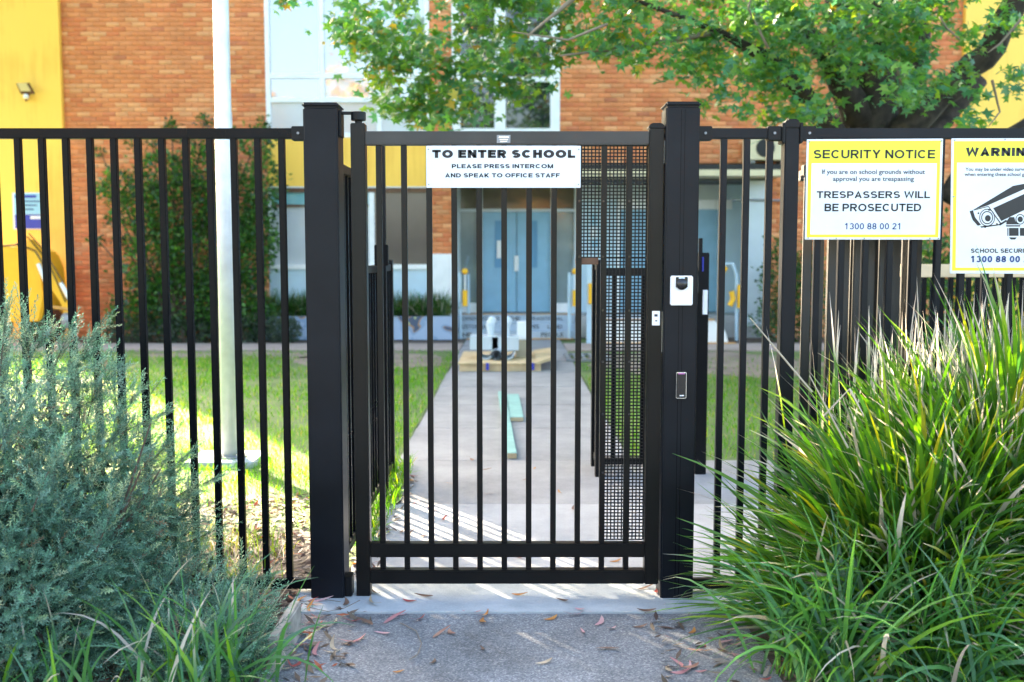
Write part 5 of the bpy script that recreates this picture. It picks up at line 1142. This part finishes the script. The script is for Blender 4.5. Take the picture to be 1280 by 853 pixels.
for i in range(42):        # drift at the path edges
    s = random.random()
    if s < .5: x = -.93 + random.uniform(-.02, .13) * 1.0; y = random.uniform(3.5, 4.45)
    elif s < .75: x = random.uniform(-.80, -.66); y = random.uniform(4.7, 6.6)
    else: x = random.uniform(.7, .95); y = random.uniform(3.5, 4.1)
    fallen(x, y, zat(y))
def litter(name, n, x0, x1, y0, y1, label, dens=None):
    x = rng.uniform(x0, x1, n); y = rng.uniform(y0, y1, n)
    pos = np.stack([x, y, rng.uniform(.002, .025, n)], 1)
    T = np.array([(-.5, 0, 0), (0, .13, .05), (.5, 0, .06), (0, -.13, .01)])
    d = np.stack([rng.normal(0, .3, n), rng.normal(0, .3, n), np.ones(n)], 1)
    V, F = scatter(T, [(0, 1, 2, 3)], frames(d, rng.uniform(0, 6.28, n)), pos, rng.uniform(.025, .09, n))
    c = pick([((.09, .06, .045), 5), ((.15, .11, .08), 4), ((.24, .20, .16), 1.6), ((.28, .08, .04), 1), ((.05, .035, .025), 3), ((.34, .18, .05), .6)], n)
    o = np_mesh(name, V, F, M['litter'], None, np.repeat(c, 4, 0)); tag(o, label, 'leaf litter', kind='stuff')
litter('leaf_litter', 5200, -3.2, -.90, 4.30, 6.4, 'brown leaf and bark litter under the left fence')
litter('leaf_litter', 1200, -1.6, -.95, 3.3, 4.4, 'brown leaf litter between edging and shrub')
litter('leaf_litter', 1800, 1.0, 2.6, 3.3, 4.6, 'dry litter under the tussocks')
litter('leaf_litter', 80, -.87, -.60, 3.5, 4.3, 'small leaf litter gathered along the left edge of the asphalt')
litter('leaf_litter', 60, .55, 1.0, 3.4, 4.3, 'small leaf litter gathered under the right hand tussock edge')
litter('leaf_litter', 260, -.86, -.66, 4.72, 6.9, 'red brown litter along the foot of the side fence')
tw = MB()
for pts in ([(500, 782), (520, 792), (527, 808), (522, 822), (512, 828)], [(382, 762), (410, 768), (430, 764), (450, 754)], [(370, 757), (400, 752), (426, 756)], [(385, 742), (400, 741), (412, 752)]):
    tw.tube([G(a, b) + Vector((0, 0, .012)) for a, b in pts], .0022, 5)
tag(tw.build('fallen_twig', M['twig'], None), 'thin curved bare twigs lying on the path', 'twig', kind='stuff')
wt = []
for i in range(14):
    g = (random.uniform(-2.0, -.98), random.uniform(4.5, 5.4))
    wt.append((*g, 0))
strap_plant('grass_weeds', 'yellow green grass weeds in the litter behind the left fence', 'weed', wt, 520, (.08, .24), (.004, .009), (.4, .25), (1.1, .4), [((.12, .20, .03), 3), ((.20, .22, .05), 2), ((.07, .15, .02), 3)], dry=.3, seg=4)

# ------------------------------------------------------------------ street trees behind the camera (seen in the glass)
for i, (x, y, h) in enumerate(((-14.2, -20, 12.0), (-9.2, -20, 12.6), (2, -20, 8), (10, -22, 10))):
    t = thing('street_tree', ['golden autumn tree across the street on the far left', 'tall golden tree across the street left of centre', 'golden tree across the street right of centre', 'tall golden tree across the street on the far right'][i], 'tree', (x, y, 0), 'golden trees across the street')
    MB().tube([(x, y, 0), (x + .1, y, h * .35), (x, y, h * .8)], [.25, .18, .06], 8).build('trunk', M['bark'], t)
    n = 1500; d = rng.normal(0, 1, (n, 3)); d /= np.linalg.norm(d, axis=1, keepdims=True); rr = rng.uniform(.4, 1, n)
    pos = np.array([x, y, h * .66]) + d * np.array([2.4, 2.2, h * .34]) * (rr * (1 + .2 * np.sin(d[:, 0] * 5 + d[:, 2] * 4)))[:, None]
    V, F = scatter(DIAM, DIAMF, frames(rng.normal(0, 1, (n, 3)), rng.uniform(0, 6.28, n)), pos, rng.uniform(.3, .5, n))
    o = np_mesh('crown', V, F, M['leaf'], t, np.repeat(pick([((.55, .36, .12), 3), ((.46, .26, .09), 2), ((.34, .32, .10), 2)], n), 4, 0)); o['kind'] = 'stuff'
